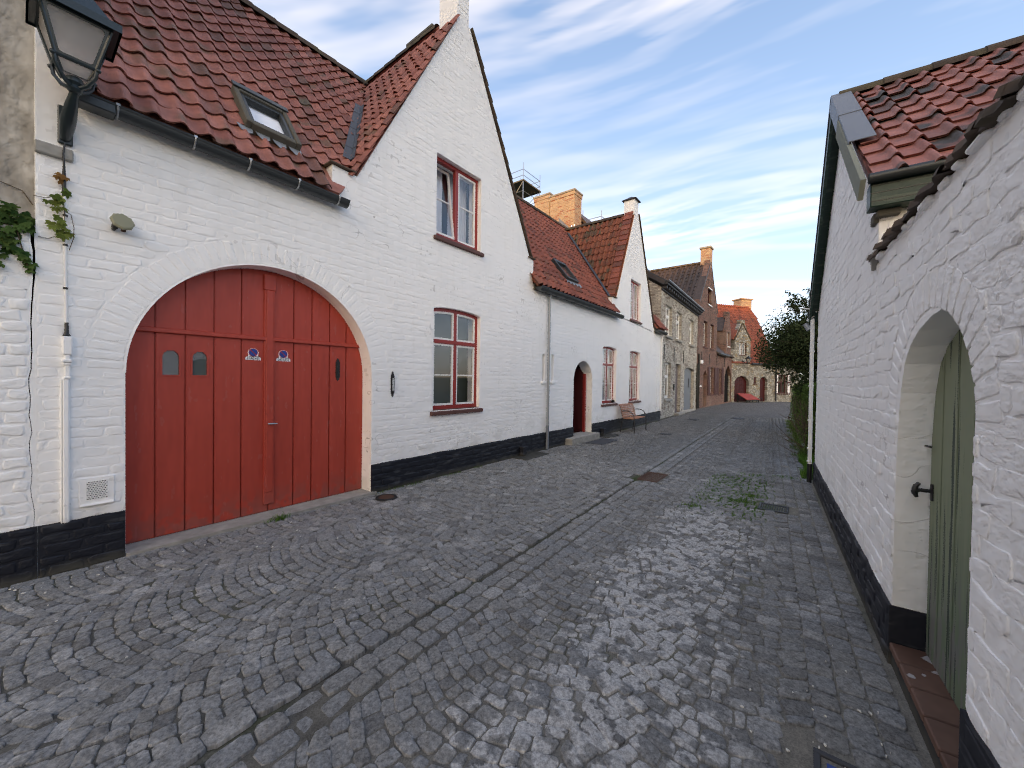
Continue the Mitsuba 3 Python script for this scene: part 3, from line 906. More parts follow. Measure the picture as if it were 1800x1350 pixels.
def window(parent, fr, a0, a1, b0, b1, depth=.075, rise=0.0, fmat='window_red', white='white_trim', mull=True, transom=None, bars=(), sill='sill_brick', sill_h=.075, fw=.055, sw=.032, room='room', curtain=False, tilt_left=False, label=None, thick=.30, sill_out=.05, back=ROOM_BACK, top_mull=True, roomless=False):
    key = numbered(parent + '__window')
    op = arch_poly(a0, a1, b0, b1 - rise, rise) if rise else sbox(a0, b0, a1, b1)
    inner = op.buffer(-fw, join_style='mitre') if not rise else arch_poly(a0 + fw, a1 - fw, b0 + fw * 1.3, b1 - rise - fw * .8, rise * .85)
    if not rise:
        inner = sbox(a0 + fw, b0 + fw * 1.3, a1 - fw, b1 - fw)
    c1, c0 = -depth, -depth - .07
    scene[key] = mikit.ply(put(prism(op.difference(inner), c0, c1), fr), fmat)
    if label:
        labels[key] = {'label': label}
    am = (a0 + a1) / 2
    mw = .032
    lights = [inner]
    if transom:
        add('transom', bx(a0 + fw, a1 - fw, transom - .032, transom + .032, c0 + .003, c1 + .012, .006), fmat, fr, parent=key)
        lo, hi = inner.intersection(sbox(a0, b0, a1, transom - .032)), inner.intersection(sbox(a0, transom + .032, a1, b1 + 1))
        lights = [lo, hi]
    if mull:
        out = []
        for g in lights:
            x0, y0, x1, y1 = g.bounds
            add('mullion', bx(am - mw, am + mw, y0, y1, c0 + .004, c1 + .006, .005), fmat, fr, parent=key)
            out += [g.intersection(sbox(a0, b0, am - mw, b1 + 1)), g.intersection(sbox(am + mw, b0, a1, b1 + 1))]
        lights = out
    for i, g in enumerate(lights):
        hole = g.buffer(-sw, join_style='mitre')
        x0, y0, x1, y1 = hole.bounds
        f2 = fr
        if tilt_left and i == 0:
            ang = math.radians(7.5)
            o = fr.at(0, y0 - sw, c0 - .01)
            m = fr.m
            eb = m[1] * math.cos(ang) - m[2] * math.sin(ang)
            en = m[2] * math.cos(ang) + m[1] * math.sin(ang)
            base = Frame(o, m[0], eb, en)
            f2 = Frame(base.at(0, -(y0 - sw), -(c0 - .01)), m[0], eb, en)
        add('sash', prism(g.difference(hole), c1 - .035, c1 - .006), white, f2, parent=key)
        for bb in bars:
            if y0 + .03 < bb < y1 - .03:
                add('glazing_bar', bx(x0, x1, bb - .011, bb + .011, c1 - .030, c1 - .010), white, f2, parent=key)
        pz = c1 - .024
        ring = np.array(hole.exterior.coords)[:-1]
        add('pane', sheet(np.c_[ring, np.full(len(ring), pz)]), 'glass', f2, parent=key)
    if sill:
        v, f = bx(a0 - .055, a1 + .055, b0 - sill_h, b0 - .004, -depth + .002, sill_out, .006)
        v[:, 1] -= np.clip(v[:, 2] + depth, 0, 1) * .10 * (v[:, 1] > b0 - sill_h / 2)
        add('sill', (v, f), sill, fr, parent=key)
        add('inner_sill', bx(a0 + .004, a1 - .004, b0 - .003, b0 + .012, c0, -.004), sill, fr, parent=key) if depth > .05 and sill == 'sill_brick' else None
    if not roomless:
        A0, A1, B0, B1, K0, K1 = a0 - .25, a1 + .25, b0 - .25, b1 + .25, -thick - .01, -thick - back
        pts = np.array([(A0, B0, K0), (A1, B0, K0), (A1, B1, K0), (A0, B1, K0), (A0, B0, K1), (A1, B0, K1), (A1, B1, K1), (A0, B1, K1)])
        q = np.array([[4, 5, 6, 7], [0, 4, 7, 3], [1, 2, 6, 5], [0, 1, 5, 4], [3, 7, 6, 2]])
        add('interior', (pts, q), room, fr, parent=key)
    if curtain:
        r = np.random.default_rng(int(a0 * 100))
        n = 60
        for s0, s1 in curtain:
            x = np.linspace(s0, s1, n)
            z = -thick - .08 + .022 * np.sin(x * 52 + r.uniform(0, 6)) + .01 * np.sin(x * 131)
            v = np.concatenate([np.c_[x, np.full(n, b0 - .05), z], np.c_[x, np.full(n, b1 + .05), z * .6 + z.mean() * .4]])
            i = np.arange(n - 1)
            add('curtain', (v, np.stack([i, i + 1, i + 1 + n, i + n], 1)), 'curtain', fr, smooth=True, parent=key)
    return key


def wavy(a0, a1, h, c0, c1, amp=.006, seed=5):
    """A painted base band with an uneven brushed upper edge."""
    n = max(6, int((a1 - a0) / .035))
    x = np.linspace(a0, a1, n)
    y = h + amp * 2.4 * (meshkit.fbm(np.c_[x * 3.1, x * 0 + seed, x * 0], 2) - .5) + amp * (meshkit.noise(np.c_[x * 21, x * 0 + seed, x * 0]) - .5)
    return prism(Polygon([(a0, -.06), (a1, -.06)] + list(zip(x[::-1], y[::-1]))), c0, c1)


# ------------------------------------------------------------------ white house with the garage
W1 = arch_poly(.595, 2.965, -.1, 1.60, None, 48)
wlow = arch_poly(4.04, 5.12, 1.07, 2.68, .06)
wup = sbox(4.07, 3.84, 5.10, 5.13)
front = Polygon([(.11, -.05), (6.76, -.05), (6.76, 4.10), (6.62, 4.14), (4.76, 7.55), (4.43, 7.41), (2.73, 4.18), (2.40, 4.20), (2.40, 3.86), (.11, 3.86)])
HOUSE = thing('white_house', 'long white painted brick house with tall gable and arched red garage door', 'house')
wall_poly = front.difference(W1).difference(wlow).difference(wup)
HW = add('wall', prism(wall_poly, -.30, 0), 'white_paint', LEFT, parent=HOUSE)
ring_zone = Point(1.78, 1.60).buffer(1.185 + .25).intersection(sbox(0, 1.60, 4, 4)).union(sbox(.595 - .001, -.1, 2.965 + .001, 1.6))
lint = affinity.translate(sbox(4.04, 2.66, 5.12, 2.90), 0, 0)
region = wall_poly.buffer(-.004).difference(ring_zone).difference(sbox(0, -.1, 7, .40)).difference(sbox(.09, 3.2, .30, 3.9)).difference(sbox(2.4, 3.8, 2.7, 4.3))
bricks(HW, LEFT, region, .082, .225, .0020, 'white_paint', 300, .009, .006, seed=4, rough=.8)
voussoirs(HW, LEFT, 1.78, 1.60, 1.187, 1.42, 0.02, np.pi - .02, 52, .0026, 'white_paint', 60)
# the smooth painted band round the arch's edge
t = np.linspace(0, np.pi, 49)
add('arch_reveal', prism(Polygon([(1.78 + 1.189 * math.cos(x), 1.6 + 1.189 * math.sin(x)) for x in t] + [(1.78 + 1.181 * math.cos(x), 1.6 + 1.181 * math.sin(x)) for x in t[::-1]]), -.22, .004), 'white_paint', LEFT, parent=HOUSE)
plin = sbox(3.02 - .055, -.06, 6.76, .40)
PL = add('plinth', wavy(2.966, 6.759, .40, -.215, .016), 'plinth_paint', LEFT, parent=HOUSE)
PL2 = add('plinth', wavy(.115, .592, .405, -.05, .016), 'plinth_paint', LEFT, parent=HOUSE)
bricks(PL, LEFT, sbox(2.98, .0, 6.75, .395), .082, .225, .005, 'plinth_paint', 60, .012, .008, c=.016, seed=8, rough=.8)
bricks(PL2, LEFT, sbox(.125, .0, .585, .40), .082, .225, .004, 'plinth_paint', 30, .012, .008, c=.016, seed=9, rough=.6)
# back and side of the house, simple
add('rear_wall', join(bx(-11.2, XF - .30, 6.60, 6.74, -.05, 3.7), bx(-11.2, -11.0, .3, 6.6, -.05, 3.2)), 'white_paint', parent=HOUSE)
# chimney stack on the gable
CH = add('chimney', bx(4.45, 4.735, 7.30, 8.75, -.42, .004, .006), 'white_paint', LEFT, parent=HOUSE)
bricks(CH, LEFT, sbox(4.46, 7.60, 4.73, 8.7), .082, .225, .004, 'white_paint', 20, .012, .009, c=.004, seed=14, rough=.8)
add('cap', bx(4.41, 4.775, 8.75, 8.80, -.46, .04, .01), 'slate', LEFT, parent=CH)
# roofs
DEG, EZ, EX = 52.2, 3.845, -4.53
RA = slope((EX, 0, EZ), (0, 1, 0), (1, 0, 0), DEG)
SD, CD = math.sin(math.radians(DEG)), math.cos(math.radians(DEG))
LA = (7.72 - EZ) / SD
KA = (7.62 - 4.22) / (4.53 - 2.70)
valA = lambda z: 4.53 - (7.62 - z) / KA
ROOF = add('roof', join(slabpts([RA.at(.28, -.02, -.03), RA.at(2.42, -.02, -.03), RA.at(2.72, .42, -.03), RA.at(4.5, LA, -.03), RA.at(.28, LA, -.03)], .05), slabpts([(-11.2, .28, 3.0), (-7.55, .28, 7.70), (-7.55, 6.7, 7.70), (-11.2, 6.7, 3.0)][::-1], .08)), 'tile_plum', parent=HOUSE)
sky_a = (1.50, 2.06)
sky_b = (.44, 1.16)
pantiles(ROOF, RA, .226, 4.75, -.07, LA - .02, .186, .262, 'tile_plum', lambda a, b: a < valA(EZ + b * SD) + .03 and (a < 2.36 or b > .55) and not (sky_a[0] - .02 < a < sky_a[1] + .02 and sky_b[0] + .02 < b < sky_b[1] + .0), 300, amp=.028)


def ridge(parent, p0, p1, r, m, ln=.34, n_sides=8, limit=60):
    p0, p1 = np.asarray(p0, float), np.asarray(p1, float)
    d = p1 - p0
    L = np.linalg.norm(d)
    d /= L
    side = np.cross(d, [0, 0, 1.0])
    side /= np.linalg.norm(side)
    up = np.cross(side, d)
    n = int(L / ln)
    t = np.linspace(-.25, np.pi + .25, n_sides)
    V, F = [], []
    for i in range(n):
        s0, s1 = i * L / n, (i + 1) * L / n + .03
        prof0 = np.array([side * math.cos(x) * r * 1.07 + up * math.sin(x) * r * .95 for x in t])
        prof1 = np.array([side * math.cos(x) * r * .93 + up * math.sin(x) * r * .86 for x in t])
        V.append(np.vstack([p0 + d * s0 + prof0 * .8, p0 + d * s0 + prof0, p0 + d * s1 + prof1]))
    k = n_sides
    F = [[row * k + i, row * k + i + 1, (row + 1) * k + i + 1] for row in (0, 1) for i in range(k - 1)] + [[row * k + i, (row + 1) * k + i + 1, (row + 1) * k + i] for row in (0, 1) for i in range(k - 1)]
    emit(parent, 'ridge_tile', np.array(V), np.array(F), m, limit, True)


RX = EX - LA * CD
ridge(ROOF, (RX, 4.6, EZ + LA * SD - .02), (RX, .3, EZ + LA * SD - .02), .12, 'ridge_tile')
DA = math.degrees(math.atan(KA))
RC = slope((XF, 2.70, 4.22), (1, 0, 0), (0, -1, 0), DA)
SA, CA = math.sin(math.radians(DA)), math.cos(math.radians(DA))
LC = (7.62 - 4.22) / SA
xm = lambda z: EX - (z - EZ) * CD / SD
CROSS = add('gable_roof', join(slabpts([RC.at(-2.9, -.02, -.03), RC.at(-.02, -.02, -.03), RC.at(-.02, LC, -.03), RC.at(-2.9, LC, -.03)], .05),
                               slabpts([(XF - .02, 4.53, 7.66), (XF - 2.9, 4.53, 7.66), (XF - 2.9, 6.66, 4.08), (XF - .02, 6.66, 4.08)][::-1], .06)), 'tile_plum', parent=HOUSE)
pantiles(CROSS, RC, -3.05, .075, -.10, LC - .10, .205, .255, 'tile_plum', lambda a, b: XF + a > xm(4.22 + b * SA) - .06, 300, amp=.032, seed=6)
ridge(CROSS, (XF - 2.7, 4.53, 7.63), (XF - .55, 4.53, 7.63), .10, 'ridge_tile')
add('ridge_cap', bx(XF - 1.35, XF - .62, 4.46, 4.60, 7.70, 7.76, .01), 'timber_grey', parent=CROSS)
# edge slates down the right rake and on the kneelers
n = 15
V, F = [], None
for i in range(n):
    t0, t1 = i / n, (i + 1.25) / n
    p = lambda t: np.array([4.79 + (6.64 - 4.79) * t, 7.56 + (4.17 - 7.56) * t])
    nrm = np.array([3.39, 1.85]) / 3.862
    q0, q1 = p(t0) + nrm * .012, p(t1) + nrm * .045
    m = [(q0[0], q0[1], -.12), (q1[0], q1[1], -.12), (q1[0], q1[1], .035), (q0[0], q0[1], .035)]
    v, F = slabpts(m[::-1], .018)
    V.append(LEFT(v))
emit(CROSS, 'edge_slate', np.array(V), F, 'ridge_tile', 30, False)
add('kneeler_slate', bx(2.36, 2.70, 4.20, 4.222, -.30, .045, .004), 'ridge_tile', LEFT, parent=HOUSE)
add('kneeler_slate', bx(6.56, 6.80, 4.13, 4.152, -.30, .045, .004), 'ridge_tile', LEFT, parent=HOUSE)
# lead in the valley
for i in range(6):
    z0, z1 = 4.52 + i * .31, 4.52 + (i + 1.18) * .31
    w = .15
    lift = .055 + .004 * (i % 2)
    m = [np.array([xm(z) + SD * lift, valA(z) + (-w if s else 0), z + CD * lift]) for z, s in ((z0, 1), (z0, 0), (z1, 0), (z1, 1))]
    c_ = [np.array([xm(z) + (w * 1.0 if s else 0), valA(z) - SA * lift, z + CA * lift]) for z, s in ((z0, 0), (z0, 1), (z1, 1), (z1, 0))]
    add('valley_lead', join(slabpts(m, .006), slabpts(c_, .006)), 'lead', parent=ROOF)
add('corner_lead', slabpts([(XF + .02, 2.28, 3.93), (XF + .02, 2.42, 3.90), (XF - .16, 2.42, 4.17), (XF - .16, 2.28, 4.14)], .01), 'slate', parent=ROOF)
# skylight
SK = numbered(HOUSE + '__skylight')
a0, a1, b0, b1 = *sky_a, *sky_b
scene[SK] = mikit.ply(put(join(bx(a0, a0 + .055, b0, b1, -.02, .125, .008), bx(a1 - .055, a1, b0, b1, -.02, .125, .008), bx(a0 + .055, a1 - .055, b1 - .08, b1, -.02, .13, .008), bx(a0 + .055, a1 - .055, b0, b0 + .07, -.02, .115, .008)), RA), 'timber_grey')
labels[SK] = {'label': 'weathered timber roof window with sky in its pane'}
add('sash', join(bx(a0 + .055, a0 + .10, b0 + .07, b1 - .08, .03, .105, .005), bx(a1 - .10, a1 - .055, b0 + .07, b1 - .08, .03, .105, .005), bx(a0 + .10, a1 - .10, b1 - .13, b1 - .08, .03, .105, .005), bx(a0 + .10, a1 - .10, b0 + .07, b0 + .12, .03, .10, .005)), 'zinc', RA, parent=SK)
add('cover_strip', bx(a0 - .01, a1 + .01, b1 - .05, b1 + .035, .13, .15, .004), 'zinc', RA, parent=SK)
add('pane', bx(a0 + .10, a1 - .10, b0 + .12, b1 - .13, .060, .066), 'glass', RA, parent=SK)
add('blind', bx(a0 + .06, a1 - .06, b0 + .08, b1 - .09, .0, .02), 'curtain', RA, parent=SK)
for i in range(4):
    x = a0 + .0 + i * .165
    v = np.array([(x - .07, b0 + .02, .045), (x + .08, b0 + .02, .045), (x + .065, b0 - .075, .045), (x + .0, b0 - .10, .028), (x - .055, b0 - .07, .045)])
    add('apron', sheet(RA(v)), 'zinc_pale', parent=SK)
# gutter with straps
GUT = half_round(HOUSE, [(XF + .115, .31, 3.775), (XF + .115, 2.53, 3.745), (1, 0, 0)], .072, 'zinc')
add('end_box', bx(XF + .045, XF + .19, .31, .52, 3.695, 3.783, .008), 'zinc', parent=GUT)
for y in (.53, 1.03, 1.47, 1.94, 2.40):
    zz = 3.775 - (y - .31) * .0135
    t = np.linspace(np.pi * .9, 2.02 * np.pi, 14)
    pts = [(XF + .115 + .077 * math.cos(x), y, zz + .077 * math.sin(x)) for x in t]
    m = []
    for p_, q_ in zip(pts[:-1], pts[1:]):
        m.append(tube([p_, q_], .008, 5))
    add('strap', join(*m, bx(XF + .178, XF + .20, y - .014, y + .014, zz - .004, zz + .018, .003)), 'steel' if y != .53 else 'zinc_pale', parent=GUT)
add('eaves_board', bx(XF + .002, XF + .022, .31, 2.395, 3.80, 3.862), 'timber_grey', parent=HOUSE)
# parapet pier at the left end, with its stone ledge
PIER = add('pier', bx(.112, .295, 3.30, 4.75, -.30, -.004), 'white_paint', LEFT, parent=HOUSE)
add('parapet', slabpts([(XF - .30, .115, 3.4), (XF - .30, .115, 4.75), (-7.6, .115, 8.1), (-7.6, .115, 3.4)], -.18), 'white_paint', parent=HOUSE)
add('ledge', bx(.105, .30, 3.265, 3.355, -.02, .035, .008), 'concrete', LEFT, parent=HOUSE)
add('flaunching', put(lathe([(0, .24), (.05, .22), (.085, .12), (.10, 0), (0, 0)], 10), Frame((XF + .02, .34, 3.86), (1, 0, 0), (0, 1, 0), (0, 0, 1))), 'white_paint', smooth=40, parent=HOUSE)
# windows
window(HOUSE, LEFT, 4.04, 5.12, 1.07, 2.74, rise=.06, transom=2.185, bars=(1.64,), back=.22, label='large red window low on the gable wall')
window(HOUSE, LEFT, 4.07, 5.10, 3.84, 5.13, depth=.085, bars=(4.52,), tilt_left=True, curtain=((4.02, 4.52), (4.66, 5.12)), room='room_blue', label='upper red window, left casement tilted open')
# garage door
GD = numbered(HOUSE + '__garage_door')
opening = W1.buffer(-.002)
DOORF = LEFT.shift(c=-.075)
scene[GD] = mikit.ply(put(prism(opening.intersection(sbox(.5, .03, 3.1, 3)), -.20, -.168), DOORF), 'red_paint')
labels[GD] = {'label': 'arched garage door of red painted planks'}
edges = [.59, .822, 1.045, 1.278, 1.522, 1.79, 2.06, 2.273, 2.496, 2.72, 2.98]
panes = [(.872, 1.0), (1.10, 1.222)]


def pane_shape(x0, x1):
    return Polygon([(x0, 1.585), (x1, 1.585), (x1, 1.77), (x1 - .012, 1.80), (x1 - .03, 1.815), (x1 - .035, 1.825), (x0 + .035, 1.825), (x0 + .03, 1.815), (x0 + .012, 1.80), (x0, 1.77)])


for i in range(len(edges) - 1):
    for lo, hi in ((.036, 1.99), (2.03, 3.0)):
        g = sbox(edges[i] + .0055, lo, edges[i + 1] - .0055, hi).intersection(opening)
        for x0, x1 in panes:
            if lo < 1:
                g = g.difference(pane_shape(x0, x1))
        if g.area > .004:
            inner = g.buffer(-.006, join_style='mitre')
            add('plank', join(prism(g, -.168, -.149), prism(inner, -.1495, -.145)), 'red_paint', DOORF, parent=GD)
add('rail', bx(.66, 2.93, 1.988, 2.032, -.168, -.112, .006), 'red_paint', DOORF, parent=GD)
add('centre_stile', join(bx(1.737, 1.845, .12, 2.59, -.1455, -.118, .005), bx(1.753, 1.829, .26, 2.56, -.119, -.108, .006), bx(1.730, 1.852, 2.56, 2.74, -.1455, -.106, .006)), 'red_paint', DOORF, parent=GD)
for x0, x1 in panes:
    g = pane_shape(x0, x1)
    add('pane_bead', prism(g.buffer(.014, join_style='mitre').difference(g.buffer(-.002)), -.146, -.138), 'red_paint', DOORF, parent=GD)
    add('pane', prism(g.buffer(.004), -.163, -.158), 'glass', DOORF, parent=GD)
    add('pane_lining', prism(g.buffer(.004), -.1675, -.166), 'room', DOORF, parent=GD)
add('handle', join(put(tube([(1.76, 1.045, -.075), (1.785, 1.045, -.068), (1.825, 1.045, -.07), (1.86, 1.04, -.078)], [.008, .011, .010, .006], 8), DOORF), put(tube([(1.78, 1.045, -.11), (1.78, 1.045, -.07)], .008, 8), DOORF)), 'steel', parent=GD, smooth=40)


def iron_plate(parent, a, b0, b1, c, w=.028):
    g = Polygon([(a - w, b0 + .05), (a - w * .5, b0 + .04), (a - w * .75, b0 + .025), (a - .006, b0 + .015), (a, b0), (a + .006, b0 + .015), (a + w * .75, b0 + .025), (a + w * .5, b0 + .04), (a + w, b0 + .05),
                 (a + w, b1 - .05), (a + w * .5, b1 - .04), (a + w * .75, b1 - .025), (a + .006, b1 - .015), (a, b1), (a - .006, b1 - .015), (a - w * .75, b1 - .025), (a - w * .5, b1 - .04), (a - w, b1 - .05)])
    return add('letter_plate', join(prism(g, c, c + .006), bx(a - w * .7, a + w * .7, b0 + .06, b1 - .06, c + .006, c + .014, .004)), 'black_iron', LEFT, parent=parent)


iron_plate(GD, 2.605, 1.53, 1.835, -.145 - .075)
# no-parking stickers
def sticker(a, b, label, l1, l2, h):
    k = thing('parking_sign', label, 'sign', None)
    c = -.2198
    g = Point(a, b + .018).buffer(.052).union(Polygon([(a - .076, b - .062), (a + .076, b - .062), (a + .076, b - .036), (a + .05, b - .018), (a + .045, b), (a - .045, b), (a - .05, b - .018), (a - .076, b - .036)]))
    add('backing', prism(g, c, c + .0015), 'sign_white', LEFT, parent=k)
    add('rim', prism(Point(a, b + .022).buffer(.0455).difference(Point(a, b + .022).buffer(.040)), c + .0015, c + .0028), 'red_print', LEFT, parent=k)
    add('disc', prism(Point(a, b + .022).buffer(.0405), c + .0015, c + .0024), 'blue_print', LEFT, parent=k)
    bar = affinity.translate(affinity.rotate(sbox(-.041, -.0042, .041, .0042), -45, origin=(0, 0)), a, b + .022)
    add('bar', prism(bar, c + .0024, c + .0032), 'red_print', LEFT, parent=k)
    for txt, bb, wd in ((l1, b - .033, .118), (l2, b - .056, .122)):
        m = meshkit.text_mesh(txt, h, .0006, True)
        v, f = VF(m)
        v = v.copy()
        v[:, 0] -= v[:, 0].min()
        v[:, 0] *= wd / v[:, 0].max()
        v[:, 0] += a - wd / 2
        v[:, 1] += bb
        v[:, 2] += c + .0034
        add('plate_number', (v, f), 'black_print', LEFT, parent=k)


sticker(1.635, 1.825, 'left of two white no-parking stickers, lettered 1 GDM 785', '1 GDM 785', '2 DRQ 891', .017)
sticker(1.945, 1.825, 'right of two white no-parking stickers, lettered 1 PCY 169', '1 PCY 169', '1BN 1022', .016)
add('vent_frame', join(bx(.325, .53, .50, .735, 0, .012, .006), bx(.33, .525, .50, .517, .012, .032, .005)), 'white_paint', LEFT, parent=HOUSE)
vg = sbox(.365, .55, .49, .70)
hs = []
for i in range(8):
    for j in range(10):
        x, y = .373 + (i + .5 * (j % 2)) * .0155, .557 + j * .0152
        if x < .487:
            hs.append(sbox(x - .0045, y - .0038, x + .0045, y + .0038))
add('vent_grille', prism(vg.difference(shapely.union_all(hs)), .0125, .016), 'white_trim', LEFT, parent=HOUSE)
add('vent_dark', bx(.366, .489, .551, .699, .0121, .0129), 'void_dark', LEFT, parent=HOUSE)
k = thing('shutter_stay', 'black iron plate with scrolled ends on the white wall right of the garage', 'iron plate')
g = (3.29, 1.31, 1.68)
pl = iron_plate(k, g[0], g[1], g[2], .004, .026)
add('slot_back', bx(3.279, 3.301, 1.40, 1.58, .018, .021), 'white_trim', LEFT, parent=k)
add('slot_rim', join(bx(3.270, 3.278, 1.385, 1.60, .018, .026), bx(3.302, 3.310, 1.385, 1.60, .018, .026), bx(3.27, 3.31, 1.60, 1.612, .018, .03)), 'black_iron', LEFT, parent=k)
k = thing('wall_lamp', 'olive green octagonal disc lamp on the white wall above the garage arch', 'lamp')
f8 = Frame(LEFT.at(.565, 2.86, .09), (0, .94, -.1), (-.42, .04, .9), (.9, .1, .42))
add('disc', put(lathe([(0, .0), (.075, .0), (.080, .006), (.080, .018), (.07, .028), (0, .03)], 8), f8), 'olive_metal', parent=k)
add('arm', join(put(tube([(.54, 2.83, .0), (.555, 2.845, .05), (.565, 2.86, .09)], .012, 8), LEFT), put(bx(.51, .535, 2.80, 2.85, 0, .05, .006), LEFT)), 'dark_iron', parent=k)
add('socket', put(tube([(.575, 2.84, .07), (.578, 2.80, .045)], .016, 10), LEFT), 'rust_iron', parent=k)
# ------------------------------------------------------------------ white house further on, with the bench
HB = thing('white_house', 'second white painted house, with open arched door and smaller gable', 'house')
bdoor = arch_poly(8.63, 9.68, -.1, 1.56)
w3, w4, w5 = arch_poly(10.33, 11.33, .90, 2.52, .06), arch_poly(12.42, 13.42, .90, 2.52, .06), sbox(12.42, 3.62, 13.38, 4.94)
s1, s2 = sbox(7.17, 1.55, 7.27, 2.17), sbox(7.55, 1.55, 7.65, 2.17)
frontB = Polygon([(6.762, -.05), (15.84, -.05), (15.84, 3.58), (14.80, 3.58), (12.97, 7.24), (12.64, 7.24), (12.64, 7.05), (11.25, 4.08), (10.92, 4.08), (10.92, 3.62), (6.762, 3.62)])
wp = frontB
for h_ in (bdoor, w3, w4, w5, s1, s2):
    wp = wp.difference(h_)
BW = add('wall', prism(wp, -.30, -.002), 'white_paint', LEFT, parent=HB)
zone = Point(9.155, 1.56).buffer(.525 + .20).intersection(sbox(8, 1.56, 11, 3)).union(sbox(8.63, 0, 9.68, 1.56))
region = wp.buffer(-.004).difference(zone).difference(sbox(6, -.1, 16, .395))
bricks(BW, LEFT, region, .078, .225, .0021, 'white_paint', 300, .012, .009, c=-.002, seed=21, rough=.8)
voussoirs(BW, LEFT, 9.155, 1.56, .527, .72, 0.02, np.pi - .02, 24, .0026, 'white_paint', 30, c=-.002)
BP = add('plinth', wavy(6.764, 8.628, .395, -.14, .016), 'plinth_paint', LEFT, parent=HB)
add('plinth', wavy(9.682, 15.838, .39, -.14, .016), 'plinth_paint', LEFT, parent=HB)
bricks(BP, LEFT, sbox(6.77, 0, 8.62, .39).union(sbox(9.69, 0, 15.83, .385)), .082, .225, .004, 'plinth_paint', 40, .012, .008, c=.016, seed=22, rough=.6)
add('rear_wall', join(bx(-11.0, -10.8, 6.8, 15.7, -.05, 3.2), bx(-11.0, XF - .30, 15.66, 15.82, -.05, 3.5)), 'white_paint', parent=HB)
for x0, x1 in ((7.17, 7.27), (7.55, 7.65)):
    add('niche_back', bx(x0 - .02, x1 + .02, 1.53, 2.19, -.34, -.29), 'white_trim', LEFT, parent=HB)
    add('niche_sill', bx(x0 - .035, x1 + .04, 1.488, 1.548, -.02, .035, .006), 'white_trim', LEFT, parent=HB)
DB, BEZ, BEX = 51.6, 3.63, -4.53
RB = slope((BEX, 0, BEZ), (0, 1, 0), (1, 0, 0), DB)
SB, CB = math.sin(math.radians(DB)), math.cos(math.radians(DB))
LB = (7.30 - BEZ) / SB
KB = (7.15 - 4.09) / (12.62 - 11.19)
valB = lambda z: 12.62 - (7.15 - z) / KB
ROOFB = add('roof', join(slabpts([RB.at(6.78, -.02, -.03), RB.at(10.92, -.02, -.03), RB.at(11.2, .42, -.03), RB.at(12.75, LB, -.03), RB.at(5.0, LB, -.03), RB.at(6.6, .6, -.03)], .05), slabpts([RB.at(14.9, -.02, -.03), RB.at(15.8, -.02, -.03), RB.at(15.8, LB, -.03), RB.at(12.75, LB, -.03), RB.at(14.6, .45, -.03)], .05), slabpts([(-11.0, 6.5, 3.0), (-7.43, 6.5, 7.28), (-7.43, 15.8, 7.28), (-11.0, 15.8, 3.0)][::-1], .08)), 'tile_orange', parent=HB)
skb_a, skb_b = (8.42, 9.04), (.56, 1.26)
pantiles(ROOFB, RB, 5.76, 15.9, -.06, LB - .02, .176, .262, 'tile_orange', lambda a, b: (a < valB(BEZ + b * SB) or a > 14.95 and b < .7) and not (skb_a[0] < a < skb_a[1] and skb_b[0] + .03 < b < skb_b[1]) and (a > 6.62 or b > .75 + (6.62 - a) * 1.6), 300, amp=.030, seed=31)
RXB = BEX - LB * CB
ridge(ROOFB, (RXB, 15.8, 7.29), (RXB, 5.2, 7.29), .11, 'ridge_tile', limit=40)
SKB = numbered(HB + '__skylight')
a0, a1, b0, b1 = *skb_a, *skb_b
scene[SKB] = mikit.ply(put(join(bx(a0, a0 + .06, b0, b1, -.02, .12, .008), bx(a1 - .06, a1, b0, b1, -.02, .12, .008), bx(a0 + .06, a1 - .06, b1 - .09, b1, -.02, .125, .008), bx(a0 + .06, a1 - .06, b0, b0 + .07, -.02, .115, .008)), RB), 'zinc')
add('pane', bx(a0 + .06, a1 - .06, b0 + .07, b1 - .09, .075, .081), 'glass', RB, parent=SKB)
add('blind', bx(a0 + .05, a1 - .05, b0 + .06, b1 - .08, .0, .02), 'room_blue', RB, parent=SKB)
add('apron', join(*[sheet(RB(np.array([(x - .085, b0 + .02, .05), (x + .085, b0 + .02, .05), (x + .07, b0 - .08, .05), (x, b0 - .11, .03), (x - .07, b0 - .08, .05)]))) for x in np.arange(a0, a1 + .1, .176)]), 'zinc_pale', parent=SKB)
DC = math.degrees(math.atan(KB))
RCB = slope((XF, 11.19, 4.09), (1, 0, 0), (0, -1, 0), DC)
SC, CC = math.sin(math.radians(DC)), math.cos(math.radians(DC))
LCB = (7.15 - 4.09) / SC
xmB = lambda z: BEX - (z - BEZ) * CB / SB
CRB = add('gable_roof', join(slabpts([RCB.at(-2.8, -.02, -.03), RCB.at(-.02, -.02, -.03), RCB.at(-.02, LCB, -.03), RCB.at(-2.8, LCB, -.03)], .05),
                             slabpts([(XF - .02, 12.70, 7.14), (XF - 2.8, 12.70, 7.14), (XF - 2.8, 14.75, 3.70), (XF - .02, 14.75, 3.70)][::-1], .06)), 'tile_mossy', parent=HB)
pantiles(CRB, RCB, -2.86, -.36, -.10, LCB - .05, .178, .285, 'tile_mossy', lambda a, b: XF + a > xmB(4.09 + b * SC) + .02, 300, amp=.034, seed=33)
pantiles(CRB, RCB.shift(c=.035), -.33, -.04, -.12, LCB + .16, .30, .215, 'tile_orange', None, 40, amp=.016, kind='flat', seed=34, name='verge_tile')
ridge(CRB, (XF - 2.6, 12.64, 7.14), (XF - .4, 12.64, 7.14), .10, 'ridge_tile')
